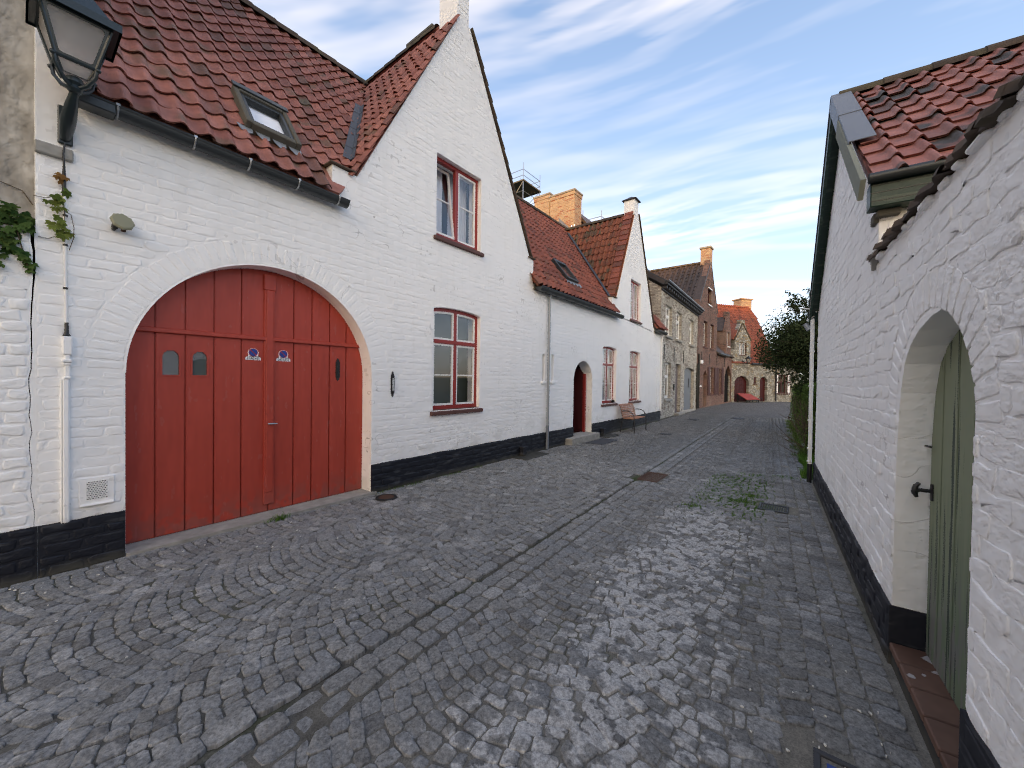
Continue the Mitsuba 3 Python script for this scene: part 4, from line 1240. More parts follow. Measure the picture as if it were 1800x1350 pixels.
for i in range(6):
    z0, z1 = 4.12 + i * .46, 4.12 + (i + 1.1) * .46
    lift, w = .075 + .003 * (i % 2), .17
    m = [np.array([xmB(z) + SB * lift, valB(z) + (-w if s else .0), z + CB * lift]) for z, s in ((z0, 1), (z0, 0), (z1, 0), (z1, 1))]
    c_ = [np.array([xmB(z) + (w * .6 if s else 0), valB(z) - SC * lift, z + CC * lift]) for z, s in ((z0, 0), (z0, 1), (z1, 1), (z1, 0))]
    add('valley_lead', join(slabpts(m, .006), slabpts(c_, .006)), 'lead', parent=ROOFB)
V = []
for i in range(16):
    t0, t1 = i / 16, (i + 1.25) / 16
    p = lambda t: np.array([12.99 + (14.82 - 12.99) * t, 7.25 + (3.62 - 7.25) * t])
    nrm = np.array([3.63, 1.83]) / 4.065
    q0, q1 = p(t0) + nrm * .012, p(t1) + nrm * .045
    v, F = slabpts([(q0[0], q0[1], .035), (q1[0], q1[1], .035), (q1[0], q1[1], -.12), (q0[0], q0[1], -.12)], .018)
    V.append(LEFT(v))
emit(CRB, 'edge_slate', np.array(V), F, 'ridge_tile', 30, False)
add('kneeler_slate', join(put(bx(10.90, 11.24, 4.08, 4.10, -.30, .05, .004), LEFT)), 'ridge_tile', parent=HB)
CHB = add('chimney', bx(12.60, 12.955, 7.10, 7.62, -.36, .004, .006), 'white_paint', LEFT, parent=HB)
v, f = bx(12.53, 13.025, 7.62, 7.74, -.43, .075, .01)
v[:, 0] += (12.78 - v[:, 0]) * .55 * (v[:, 1] > 7.68)
v[:, 2] += (-.18 - v[:, 2]) * .75 * (v[:, 1] > 7.68)
add('cap', (v, f), 'slate', LEFT, parent=CHB)
GB = half_round(HB, [(XF + .13, 6.80, 3.555), (XF + .13, 11.36, 3.545), (1, 0, 0)], .085, 'zinc')
for y in np.arange(7.05, 11.3, .43):
    t = np.linspace(np.pi, 2 * np.pi, 9)
    pts = [(XF + .13 + .089 * math.cos(x), y, 3.553 + .089 * math.sin(x)) for x in t]
    add('seam', tube(pts, .007, 5), 'zinc', parent=GB)
GB2 = half_round(HB, [(XF + .13, 14.86, 3.50), (XF + .13, 15.95, 3.49), (1, 0, 0)], .085, 'zinc')
add('eaves_board', join(bx(XF, XF + .03, 6.78, 10.9, 3.50, 3.63), bx(XF, XF + .03, 14.9, 15.84, 3.44, 3.58)), 'timber_grey', parent=HB)
add('downpipe', put(tube([(7.34, 3.50, .10), (7.34, 3.40, .06), (7.34, .55, .055)], .029, 12), LEFT), 'zinc_pale', smooth=40, parent=HB)
add('downpipe_foot', put(tube([(7.34, .55, .055), (7.33, .03, .06)], .035, 12), LEFT), 'lead_pale', smooth=40, parent=HB)
add('end_downpipe', put(tube([(15.72, 3.45, .10), (15.72, 3.30, .05), (15.72, .40, .05)], .034, 10), LEFT), 'white_trim', smooth=40, parent=HB)
add('end_conduit', put(tube([(15.25, 2.1, .03), (15.25, .40, .03)], .012, 8), LEFT), 'white_trim', smooth=40, parent=HB)
add('wall_cable', put(tube([(11.2, 3.52, .012), (12.0, 3.55, .012), (13.2, 3.50, .012), (14.6, 3.44, .012)], .007, 5), LEFT), 'zinc', parent=HB)
window(HB, LEFT, 10.33, 11.33, .90, 2.58, depth=.10, rise=.06, transom=2.05, bars=(1.48,), curtain=((10.95, 11.34),), label='left of the two tall red windows')
window(HB, LEFT, 12.42, 13.42, .90, 2.58, depth=.10, rise=.06, transom=2.05, bars=(1.48,), curtain=((13.0, 13.44),), label='right of the two tall red windows')
window(HB, LEFT, 12.42, 13.38, 3.62, 4.94, depth=.10, bars=(4.3,), curtain=((12.45, 13.35),), room='room_blue', label='red window in the small gable')
# open door, dark hall and step
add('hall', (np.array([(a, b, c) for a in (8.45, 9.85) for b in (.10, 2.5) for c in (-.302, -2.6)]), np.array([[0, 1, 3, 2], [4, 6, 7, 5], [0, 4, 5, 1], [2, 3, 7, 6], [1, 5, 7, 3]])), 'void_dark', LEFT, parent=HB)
add('hall_floor', bx(8.50, 9.80, .05, .135, -1.4, -.02), 'quarry_tile', LEFT, parent=HB)
DOOR = numbered(HB + '__door')
hinge = LEFT.at(9.63, 0, -.20)
ang = math.radians(79)
df = Frame(hinge, (-math.sin(ang), -math.cos(ang), 0), (0, 0, 1), (-math.cos(ang), math.sin(ang), 0))
leaf_poly = arch_poly(0, .98, .15, 1.58, .46)
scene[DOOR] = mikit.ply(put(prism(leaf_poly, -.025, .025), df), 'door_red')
labels[DOOR] = {'label': 'dark red arched door standing open'}
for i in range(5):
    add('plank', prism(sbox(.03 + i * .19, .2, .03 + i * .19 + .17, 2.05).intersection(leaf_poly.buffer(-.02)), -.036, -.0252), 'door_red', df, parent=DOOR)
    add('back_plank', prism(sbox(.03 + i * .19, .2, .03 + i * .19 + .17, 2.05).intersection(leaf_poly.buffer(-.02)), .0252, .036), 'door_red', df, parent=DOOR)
add('jamb', bx(9.58, 9.655, .15, 1.75, -.24, -.17, .006), 'window_red', LEFT, parent=DOOR)
add('bell', join(bx(9.676, 9.684, 1.28, 1.40, -.19, -.12, .003), bx(9.668, 9.678, 1.31, 1.36, -.17, -.14, .003)), 'white_trim', LEFT, parent=HB)
k = thing('door_step', 'pale worn concrete step below the open arched door', 'step')
add('block', prism(Polygon([(8.22, .018), (8.60, .018), (8.60, -.28), (9.70, -.28), (9.70, .018), (9.78, .018), (9.78, .20), (8.22, .21)]), 0, .155), 'concrete', Frame((XF, 0, 0), (0, 1, 0), (1, 0, 0), (0, 0, 1)), parent=k)
k = thing('rolled_mat', 'small dark bundle lying on the red sill of the second house', 'bundle')
add('body', put(tube([(10.98, .945, .0), (11.04, .955, .0), (11.14, .955, .005), (11.22, .942, .0)], [.012, .034, .036, .014], 10), LEFT), 'void_dark', smooth=40, parent=k)

# ------------------------------------------------------------------ bench
BN = thing('bench', 'brown wooden slatted bench with dark tubular armrests against the white wall', 'bench')
by0, by1 = 11.36, 12.46
seat = [(-4.16, .425), (-4.225, .432), (-4.29, .428), (-4.355, .424), (-4.42, .428)]
for x, z in seat:
    v, f = bx(-.026, .026, by0, by1, -.011, .011, .005)
    V = np.array([v + [x, 0, z]])
    emit(BN, 'seat_slat', V, f, 'bench_wood', 1, False)
back = [(-4.46, .475), (-4.475, .53), (-4.488, .585), (-4.50, .64), (-4.513, .695), (-4.53, .75), (-4.556, .80), (-4.592, .835)]
for i, (x, z) in enumerate(back):
    tl = math.radians(12 + (i > 4) * 14 * (i - 4))
    v, f = bx(-.010, .010, by0, by1, -.020, .020, .005)
    R = np.array([[math.cos(tl), 0, math.sin(tl)], [0, 1, 0], [-math.sin(tl), 0, math.cos(tl)]])
    emit(BN, 'back_slat', np.array([v @ R + [x, 0, z]]), f, 'bench_wood', 1, False)
for y in (by0 + .03, by1 - .03):
    add('frame', tube([(-4.605, y, .845), (-4.57, y, .80), (-4.535, y, .72), (-4.49, y, .52), (-4.465, y, .44), (-4.42, y, .408), (-4.30, y, .405), (-4.14, y, .41)], .014, 8), 'dark_iron', smooth=40, parent=BN)
    add('front_leg', tube([(-4.52, y, .64), (-4.42, y, .665), (-4.28, y, .655), (-4.18, y, .60), (-4.125, y, .50), (-4.11, y, .38), (-4.105, y, 0.0)], .014, 8), 'dark_iron', smooth=40, parent=BN)
    add('rear_leg', tube([(-4.47, y, .42), (-4.50, y, .25), (-4.54, y, 0.0)], .014, 8), 'dark_iron', smooth=40, parent=BN)
# ------------------------------------------------------------------ left edge: cracked wall, rendered house, lantern, conduit, creeper
GW = thing('boundary_wall', 'low white painted wall with a long dark crack at the left edge', 'wall')
r = np.random.default_rng(41)
yy = np.linspace(-.05, 2.66, 40)
crk = .095 + .008 * np.sin(yy * 3) + np.cumsum(r.normal(0, .0035, 40)) * .5
crk = .090 + np.clip((crk - crk.mean()) * 1.2 + r.normal(0, .0065, 40), -.035, .012)
wid = np.interp(yy, [0, .5, 1.2, 1.7, 2.2, 2.5, 2.66], [.0010, .0014, .0020, .0030, .004, .0065, .010])
wpoly = Polygon([(-7.0, -.05)] + [(c_ - w, z) for c_, w, z in zip(crk, wid, yy)] + [(.05, 2.655), (-7.0, 2.62)])
WL = add('wall', prism(wpoly, -.30, -.004), 'white_paint', LEFT, parent=GW)
strip = Polygon([(c_ + w, z) for c_, w, z in zip(crk, wid, yy)] + [(.1098, 2.66), (.1098, -.05)])
add('edge_strip', prism(strip, -.05, -.003), 'white_paint', LEFT, parent=GW)
add('crack_dark', bx(.06, .109, .40, 2.655, -.09, -.055), 'void_dark', LEFT, parent=GW)
bricks(WL, LEFT, wpoly.buffer(-.008).intersection(sbox(-1.2, .405, .2, 2.65)), .086, .23, .0042, 'white_paint', 150, .012, .008, c=-.004, seed=44, rough=1.2)
WP = add('plinth', wavy(-7.0, .112, .405, -.05, .010), 'plinth_paint', LEFT, parent=GW)
bricks(WP, LEFT, sbox(-1.0, .0, .10, .40), .086, .23, .006, 'plinth_paint', 30, .014, .009, c=.010, seed=45, rough=1)
CP = []
for i in range(8):
    a = .085 - i * .24
    v, f = bx(a - .235, a, 2.645, 2.672, -.19, .012 + r.uniform(-.008, .008), .006)
    CP.append(LEFT(v))
emit(GW, 'coping_slab', np.array(CP), f, 'concrete', 20, False)
RH = thing('rendered_house', 'tall rough grey rendered wall behind the lantern at the left edge', 'house')
add('wall', put(bx(-9.0, .122, 0, 8.2, -5.0, -.16), LEFT), 'grey_render', parent=RH)
add('roof', slabpts([(XF - .1, .12, 8.2), (XF - 2.8, .12, 11.2), (XF - 2.8, -9.0, 11.2), (XF - .1, -9.0, 8.2)][::-1], .1), 'tile_dark', parent=RH)

LN = thing('wall_lantern', 'black street lantern with frosted panes on an iron bracket at top left', 'lantern')
lx, ly = XF + .36, .285
LF = Frame((lx, ly, 0), (0, 1, 0), (-1, 0, 0), (0, 0, 1))            # a along the wall, b into the wall, c up


def frustum_pts(h0, z0, h1, z1):
    return [np.array([(sx * h0, sy * h0, z0) for sx, sy in ((-1, -1), (1, -1), (1, 1), (-1, 1))]), np.array([(sx * h1, sy * h1, z1) for sx, sy in ((-1, -1), (1, -1), (1, 1), (-1, 1))])]


zb, zt, hb, ht = 3.835, 4.135, .098, .172
lo, hi = frustum_pts(hb, zb, ht, zt)
for i in range(4):
    j = (i + 1) % 4
    add('post', put(tube([lo[i], hi[i]], .011, 6), LF), 'lantern_paint', parent=LN)
    # frame of each face with a round-cornered opening
    q = np.array([lo[i], lo[j], hi[j], hi[i]])
    ex = (q[1] - q[0]) / np.linalg.norm(q[1] - q[0])
    mid0, mid1 = (q[0] + q[1]) / 2, (q[2] + q[3]) / 2
    ey = (mid1 - mid0) / np.linalg.norm(mid1 - mid0)
    en = np.cross(ex, ey)
    hgt = np.linalg.norm(mid1 - mid0)
    face = Polygon([(-hb, 0), (hb, 0), (ht, hgt), (-ht, hgt)])
    hole = face.buffer(-.045, join_style='mitre').buffer(.022)
    ff = Frame(LF(mid0), ex @ LF.m, ey @ LF.m, en @ LF.m)
    add('side_frame', prism(face.difference(hole), -.006, .006), 'lantern_paint', ff, parent=LN)
    add('pane', sheet(np.c_[np.array(hole.buffer(.006).exterior.coords)[:-1], np.full(len(hole.buffer(.006).exterior.coords) - 1, -.002)]), 'frosted', ff, parent=LN)
l2, h2 = frustum_pts(.062, 3.755, .092, 3.83)
for i in range(4):
    j = (i + 1) % 4
    add('lower_pane', sheet(LF(np.array([l2[i], l2[j], h2[j], h2[i]]))), 'frosted', parent=LN)
    add('lower_post', put(tube([l2[i], h2[i]], .007, 6), LF), 'lantern_paint', parent=LN)
    c_ = lo[i]
    add('cage_arm', put(tube([c_ * [1.06, 1.06, 1], c_ * [.98, .98, 1] + [0, 0, -.06], c_ * [.6, .6, 1] + [0, 0, -.125], c_ * [.18, .18, 1] + [0, 0, -.15]], [.012, .012, .014, .016], 7), LF), 'lantern_paint', smooth=40, parent=LN)
    add('cage_knob', put(trimesh.creation.icosphere(subdivisions=1, radius=.016), LF.shift(*(c_ * [1.12, 1.12, 0] + [0, 0, zb - .005]))), 'lantern_paint', smooth=True, parent=LN)
add('base_rim', join(*[put(tube([lo[i], lo[(i + 1) % 4]], .012, 6), LF) for i in range(4)]), 'lantern_paint', parent=LN)
r0, r1 = frustum_pts(.222, zt - .012, .222, zt + .045)
r2, r3 = frustum_pts(.175, zt + .06, .085, zt + .215)
add('roof', put((np.vstack([r0, r1, r2, r3]), np.array([[a * 4 + i, a * 4 + (i + 1) % 4, (a + 1) * 4 + (i + 1) % 4, (a + 1) * 4 + i] for a in range(3) for i in range(4)] + [[12, 13, 14, 15]])), LF), 'lantern_paint', parent=LN)
add('soffit', sheet(LF(np.array([(-.21, -.21, zt + .002), (.21, -.21, zt + .002), (.21, .21, zt + .002), (-.21, .21, zt + .002)]))), 'lantern_paint', parent=LN)
add('cap', put(lathe([(0, zt + .36), (.03, zt + .34), (.06, zt + .27), (.095, zt + .235), (.095, zt + .21), (0, zt + .21)], 16), LF), 'lantern_paint', smooth=40, parent=LN)
add('lamp_holder', put(lathe([(0, zt - .01), (.07, zt - .01), (.075, zt - .06), (.03, zt - .10), (0, zt - .10)], 14), LF), 'zinc_pale', smooth=40, parent=LN)
add('socket', put(lathe([(0, 3.655), (.03, 3.655), (.045, 3.675), (.036, 3.70), (.05, 3.72), (.044, 3.755), (.02, 3.765), (0, 3.765)], 16), LF), 'lantern_paint', smooth=40, parent=LN)
br = [(ly - .03, XF + .03, 3.43), (ly - .025, XF + .10, 3.47), (ly - .02, XF + .19, 3.53), (ly - .01, XF + .28, 3.60), (ly, XF + .35, 3.67)]
add('bracket_arm', tube([(x, y, z) for y, x, z in br], [.030, .040, .044, .034, .022], 10), 'lantern_paint', smooth=50, parent=LN)
add('bracket_scroll', tube([(XF + .05, ly - .025, 3.62), (XF + .12, ly - .025, 3.60), (XF + .20, ly - .02, 3.60), (XF + .29, ly - .01, 3.64), (XF + .345, ly, 3.675)], [.014, .022, .026, .022, .016], 8), 'lantern_paint', smooth=50, parent=LN)
add('wall_plate', put(bx(.218, .298, 3.385, 3.68, .0, .03, .008), LEFT), 'lantern_paint', parent=LN)
add('plate_bolt', put(lathe([(0, .0), (.010, 0), (.010, .008), (0, .010)], 8), Frame(LEFT.at(.258, 3.42, .03), (0, 1, 0), (0, 0, 1), (1, 0, 0))), 'steel', parent=LN)

CD_ = thing('wall_conduit', 'thin white cable pipe with small box running down the wall left of the garage', 'pipe')
add('pipe', put(tube([(.252, 2.98, .022), (.256, 2.5, .022), (.262, 1.98, .022)], .0095, 10), LEFT), 'white_trim', smooth=40, parent=CD_)
for z in (2.83, 2.60, 2.26):
    add('clip', put(tube([(.257, z - .008, .022), (.257, z + .008, .022)], .014, 8), LEFT), 'black_iron', parent=CD_)
add('upper_cable', put(tube([(.255, 3.39, .03), (.245, 3.30, .045), (.25, 3.22, .045), (.25, 3.12, .02), (.252, 2.98, .022)], [.006, .006, .007, .012, .012], 8), LEFT), 'black_iron', smooth=40, parent=CD_)
add('sleeve', put(tube([(.262, 1.99, .022), (.262, 1.91, .024), (.262, 1.885, .026)], [.011, .013, .022], 10), LEFT), 'black_iron', smooth=40, parent=CD_)
add('box', bx(.238, .292, 1.735, 1.882, 0, .052, .008), 'white_paint', LEFT, parent=CD_)
add('joint', join(bx(.236, .29, 1.675, 1.70, 0, .055, .005), bx(.25, .278, 1.70, 1.735, 0, .045, .004), bx(.240, .285, 1.655, 1.675, 0, .045, .005), bx(.245, .285, 1.545, 1.565, 0, .045, .005), bx(.252, .28, 1.565, 1.655, .005, .035, .005)), 'white_paint', LEFT, parent=CD_)
add('casing', join(bx(.240, .275, .40, 1.545, 0, .036, .007), bx(.229, .238, .40, 1.545, 0, .026, .004)), 'white_paint', LEFT, parent=CD_)


def leaflet(length, width, fold=.25):
    t = np.array([0, .25, .55, .8, 1.0])
    w = np.array([.05, .75, 1, .6, 0]) * width / 2
    v, f = [], []
    for a, b in zip(t, w):
        v += [(-b, a * length, fold * b), (0, a * length, 0), (b, a * length, fold * b)]
    for i in range(4):
        o = i * 3
        f += [[o, o + 1, o + 4], [o, o + 4, o + 3], [o + 1, o + 2, o + 5], [o + 1, o + 5, o + 4]]
    return np.array(v), np.array(f)


def hand_leaf(size, n=5):
    ms = []
    for k in range(n):
        a = math.radians((k - (n - 1) / 2) * 42)
        v, f = leaflet(size * (1 - .16 * abs(k - (n - 1) / 2)), size * .42)
        R = np.array([[math.cos(a), -math.sin(a), 0], [math.sin(a), math.cos(a), 0], [0, 0, 1]])
        v = v @ R.T
        v[:, 2] -= .25 * np.hypot(v[:, 0], v[:, 1]) ** 2 / size
        ms.append((v, f))
    return join(*ms)


def orient(v, normal, up, spin, r):
    n = normal / np.linalg.norm(normal)
    x = np.cross(up, n)
    x /= np.linalg.norm(x)
    y = np.cross(n, x)
    c, s = math.cos(spin), math.sin(spin)
    return v @ np.array([c * x + s * y, -s * x + c * y, n])


r = np.random.default_rng(52)
CR1 = thing('creeper', 'young vine with pale green five-fingered leaves on the white cable pipe', 'vine')
add('stem', join(tube(LEFT(np.array([(.10, 2.93, .02), (.16, 2.93, .03), (.21, 2.96, .04), (.25, 2.90, .03), (.255, 2.72, .04), (.25, 2.62, .04)])), .003, 5),
                 tube(LEFT(np.array([(.257, 2.86, .03), (.285, 2.84, .045), (.30, 2.74, .05), (.298, 2.66, .045), (.275, 2.56, .03)])), .0025, 5),
                 tube(LEFT(np.array([(.12, 2.63, .01), (.17, 2.625, .02), (.215, 2.66, .03), (.25, 2.70, .04)])), .0025, 5)), 'twig', parent=CR1)
spots = [(.20, 2.955, 0), (.225, 2.93, 0), (.215, 2.90, 0), (.235, 2.875, 0), (.195, 2.92, 0), (.24, 2.95, 0), (.205, 2.865, 0), (.20, 2.79, 0), (.225, 2.77, 0), (.185, 2.755, 0), (.215, 2.735, 0), (.24, 2.755, 0), (.19, 2.72, 0), (.225, 2.70, 0), (.245, 2.67, 0), (.265, 2.72, 0), (.28, 2.69, 0), (.235, 2.665, 0), (.255, 2.695, 0), (.165, 2.90, 0), (.25, 3.035, 0), (.262, 3.01, 0)]
V = []
v0, f0 = hand_leaf(.055)
for a, b, _ in spots:
    s = r.uniform(.7, 1.05)
    v = orient(v0 * s, np.array([1.0, r.normal(-.1, .35), r.normal(.35, .3)]), np.array([0, r.normal(0, .3), 1.0]), math.pi + r.normal(.3, .7), r)
    V.append(v + LEFT.at(a, b, .05 + r.uniform(-.015, .03)))
emit(CR1, 'leaf', np.array(V), f0, 'leaf_vine', 60, True)
V = []
for a, b in ((.215, 3.12), (.235, 3.135), (.26, 3.125), (.225, 3.085)):
    v = orient(v0 * .8, np.array([1.0, r.normal(0, .3), r.normal(.2, .3)]), np.array([0, 0, 1.0]), math.pi + r.normal(0, .7), r)
    V.append(v + LEFT.at(a, b, .045))
emit(CR1, 'brown_leaf', np.array(V), f0, 'leaf_brown', 10, True)
IV = thing('ivy', 'dark green creeper spilling over the cracked wall at the left edge', 'ivy')
V = []
v0, f0 = hand_leaf(.058)
for i in range(480):
    u = r.uniform(0, 1)
    a = .11 - abs(r.normal(0, .5)) * 1.0 if i < 370 else r.uniform(-.25, .085)
    a = min(a, .10 - .02 * r.random())
    if i < 370:
        b, c = 2.66 + abs(r.normal(0, .10)) * (1 if a < .02 else .55), r.uniform(-.14, .05)
    else:
        b, c = 2.64 - abs(r.normal(0, .10)) - max(0, a) * .4, r.uniform(.0, .05)
        if a > .02:
            b = 2.60 - r.uniform(0, 1) * .24
            a = .02 + .06 * (2.60 - b) / .24 + r.normal(0, .012)
    v = orient(v0 * r.uniform(.55, 1.05), np.array([1.0, r.normal(0, .4), r.normal(.55, .35)]), np.array([0, r.normal(0, .4), 1.0]), math.pi + r.normal(0, .8), r)
    V.append(v + LEFT.at(a, b, c))
emit(IV, 'leaf', np.array(V), f0, 'leaf_ivy', 300, True)
add('stem', join(tube(LEFT(np.array([(-.4, 2.70, .01), (-.1, 2.69, .0), (.02, 2.66, .02), (.045, 2.52, .02), (.075, 2.38, .02)])), .004, 5), tube(LEFT(np.array([(.10, 2.90, -.14), (.05, 2.99, -.14), (-.05, 3.02, -.14), (-.3, 3.03, -.14)])), .0035, 5)), 'twig', parent=IV)

# ------------------------------------------------------------------ houses further along the street
ROW = []


def rel(wallframe, a, dist, z):
    return wallframe.at(a, z, -dist)


# pale brick house
PH = thing('pale_brick_house', 'two-storey pale brick house with grey double door and dark bracketed cornice', 'house')
FP = facing((-4.82, 16.16), (-5.08, 23.66))
PW = 7.85
po = {'w1': sbox(.75, 3.56, 1.88, 4.86), 'w2': sbox(2.70, 3.56, 3.80, 4.86), 'w3': sbox(5.60, 3.56, 6.72, 4.88), 'lw': sbox(.80, .82, 1.85, 2.40), 'dr': sbox(2.72, .04, 3.80, 2.40), 'gd': arch_poly(4.62, 7.05, .04, 2.14, .16)}
wpz = sbox(0, -.05, PW, 5.30)
for g in po.values():
    wpz = wpz.difference(g)
PWK = add('wall', join(put(prism(wpz, -.28, 0), FP), bx(-10.5, -4.86, 16.165, 16.42, -.05, 5.45)), 'brick_pale', parent=PH)
add('gable_end', prism(Polygon([(-10.5, 5.45), (-4.86, 5.45), (-7.7, 7.35)]), -.255, -.002), 'brick_pale', Frame((0, 16.165, 0), (1, 0, 0), (0, 0, 1), (0, -1, 0)), parent=PH)
add('corner_strip', bx(-.002, .14, -.05, 5.30, .0, .003), 'brick_pale', FP, parent=PH)
RP = slope(FP.at(0, 5.62, .16), tuple(FP.m[0]), tuple(FP.m[2]), 33)
add('roof', join(slabpts([RP.at(-.10, 0, 0), RP.at(PW, 0, 0), RP.at(PW, 3.6, 0), RP.at(-.10, 3.6, 0)], .10)), 'tile_dark', parent=PH)
add('verge_board', slabpts([RP.at(-.10, -.02, .06), RP.at(-.06, -.02, .06), RP.at(-.06, 3.6, .06), RP.at(-.10, 3.6, .06)], .20), 'slate', parent=PH)
CN = add('cornice', join(bx(-.03, PW + .1, 5.31, 5.37, 0, .06, .006), bx(-.04, PW + .12, 5.50, 5.58, 0, .26, .01), bx(-.05, PW + .14, 5.58, 5.66, .01, .32, .012)), 'slate', FP, parent=PH)
add('gutter_edge', bx(-.06, PW + .15, 5.63, 5.675, .315, .335, .006), 'zinc_pale', FP, parent=CN)
for i in range(20):
    a = .08 + i * .40
    add('bracket', bx(a, a + .15, 5.372, 5.498, .0, .20, .01), 'slate', FP, parent=CN)
for nm, lab in (('w1', None), ('w2', None), ('w3', None), ('lw', None)):
    x0, y0, x1, y1 = po[nm].bounds
    window(PH, FP, x0, x1, y0, y1, depth=.12, fmat='white_trim', transom=(1.78 if nm == 'lw' else 4.42), bars=(), sill='concrete', sill_h=.12, sill_out=.08, fw=.06, sw=.04, curtain=((x0, x1),) if nm != 'lw' else False, room='room_blue', thick=.28)
add('door', bx(2.72, 3.80, .04, 2.40, -.20, -.15), 'mauve_paint', FP, parent=PH)
gk = add('double_door', prism(po['gd'], -.22, -.16), 'grey_paint', FP, parent=PH)
for i in range(6):
    x0 = 4.64 + i * .402
    add('plank', prism(sbox(x0 + .01, .06, x0 + .392, 2.4).intersection(po['gd'].buffer(-.03)), -.16, -.142), 'grey_paint', FP, parent=gk)
add('door_grille', bx(6.28, 6.46, 1.25, 1.75, -.142, -.125), 'slate', FP, parent=gk)
add('door_sill', join(bx(2.6, 3.95, -.05, .10, 0, .22, .02), bx(4.5, 7.2, -.05, .06, 0, .12, .02)), 'concrete', FP, parent=PH)
for a in (.60, 2.33, 4.32):
    add('wall_anchor', bx(a - .035, a + .035, 2.50, 3.12, 0, .03, .01), 'black_iron', FP, parent=PH)
add('letter_box', bx(2.30, 2.42, 1.15, 1.45, 0, .05, .01), 'slate', FP, parent=PH)
add('downpipe', tube(FP(np.array([(7.74, 2.6, .06), (7.74, .02, .06)])), .05, 8), 'black_iron', parent=PH)

# red brick house
RHs = thing('red_brick_house', 'tall reddish brick house with pointed gable and dark shuttered windows', 'house')
FR = facing((-5.1, 24.0), (-4.75, 35.0))
ro = {'u1': sbox(1.40, 3.70, 2.36, 5.27), 'u2': sbox(3.20, 3.70, 4.12, 5.26), 'at': sbox(2.30, 6.40, 3.24, 7.38), 'dr': Polygon([(1.55, .02), (2.52, .02), (2.50, 2.0), (2.05, 2.30), (1.57, 2.0)]), 'wa': sbox(3.34, .74, 4.30, 2.50), 'wb': sbox(5.80, .72, 6.52, 2.48), 'ga': Polygon([(7.80, .02), (10.30, .02), (10.25, 2.0), (9.9, 2.4), (9.05, 2.85), (8.2, 2.4), (7.82, 2.0)])}
wr = Polygon([(.15, -.05), (10.75, -.05), (10.75, 3.55), (5.02, 3.55), (5.02, 6.30), (4.85, 6.45), (3.20, 9.05), (3.20, 9.20), (2.62, 9.20), (2.55, 9.0), (.60, 6.32), (.15, 6.32)])
for g in ro.values():
    wr = wr.difference(g)
add('wall', prism(wr, -.30, 0), 'brick_red', FR, parent=RHs)
add('attic_niche', prism(Polygon([(2.30, 7.38), (3.24, 7.38), (3.20, 7.8), (2.77, 8.2), (2.34, 7.8)]), -.0, .006), 'brick_red', FR, parent=RHs)
c0 = FR.at(0, 0, 0)
add('side_wall', join(slabpts([FR.at(5.02, 0, -.302), FR.at(5.02, 0, -6.0), FR.at(5.02, 6.3, -6.0), FR.at(5.02, 6.3, -.302)], .25), slabpts([FR.at(.15, 0, -6.0), FR.at(.15, 0, -.302), FR.at(.15, 6.32, -.302), FR.at(.15, 6.32, -6.0)], .25)), 'brick_red', parent=RHs)
ap = (2.85, 9.10)
RR = slope(FR.at(.42, 6.30, .0), tuple(-FR.m[2]), tuple(-FR.m[0]), math.degrees(math.atan((9.10 - 6.30) / (2.85 - .42))))
rl = math.hypot(9.10 - 6.30, 2.85 - .42)
RF = add('roof', join(slabpts([RR.at(.0, 0, -.05), RR.at(0, rl, -.05), RR.at(8, rl, -.05), RR.at(8, 0, -.05)][::-1], .06), slabpts([FR.at(2.85, 9.10, .02), FR.at(5.05, 6.2, .02), FR.at(5.05, 6.2, -8), FR.at(2.85, 9.10, -8)][::-1], .08)), 'tile_dark', parent=RHs)
RRF = Frame(RR.at(0, 0, 0), -RR.m[0], RR.m[1], RR.m[2]) if np.dot(np.cross(RR.m[0], RR.m[1]), RR.m[2]) < 0 else RR
if RRF is RR:
    pantiles(RF, RR, .35, 8.0, -.1, rl - .1, .33, .34, 'tile_dark', None, 0, amp=.075, seed=61)
else:
    pantiles(RF, RRF, -8.0, -.35, -.1, rl - .1, .33, .34, 'tile_dark', None, 0, amp=.075, seed=61)
add('verge', slabpts([RR.at(-.02, -.15, .06), RR.at(-.02, rl, .06), RR.at(.42, rl, .06), RR.at(.42, -.15, .06)][::-1] if RRF is RR else [RR.at(-.02, -.15, .06), RR.at(.42, -.15, .06), RR.at(.42, rl, .06), RR.at(-.02, rl, .06)][::-1], .10), 'tile_dark', parent=RF)
ridge(RF, FR.at(2.85, 9.12, -8), FR.at(2.85, 9.12, -.5), .12, 'ridge_tile', ln=.6, limit=20)
ck = add('chimney', bx(2.62, 3.22, 8.75, 9.95, -.55, .004, .01), 'brick_gold', FR, parent=RHs)
add('cap', bx(2.55, 3.29, 9.95, 10.06, -.62, .07, .02), 'concrete', FR, parent=ck)
add('gutter', tube([RR.at(.3, -.1, -.02), RR.at(5, -.1, -.02)], .07, 8), 'zinc', parent=RHs)
for nm in ('u1', 'u2', 'wa', 'wb', 'at'):
    x0, y0, x1, y1 = ro[nm].bounds
    window(RHs, FR, x0, x1, y0, y1, depth=.14, fmat='maroon', transom=y0 + (y1 - y0) * .68, sill='sill_brick', fw=.07, sw=.04, room='room_blue', curtain=((x0, x1),) if nm in ('u1', 'u2') else False, white='white_trim' if nm in ('u1', 'u2', 'wa') else 'maroon')
for a0, a1 in ((2.62, 3.28), (4.36, 5.10), (5.16, 5.76), (6.58, 7.30)):
    add('shutter', join(bx(a0, a1, .70, 2.52, .005, .045, .01), bx(a0 + .08, a1 - .08, .80, 1.55, .045, .055, .008), bx(a0 + .08, a1 - .08, 1.65, 2.42, .045, .055, .008)), 'maroon', FR, parent=RHs)
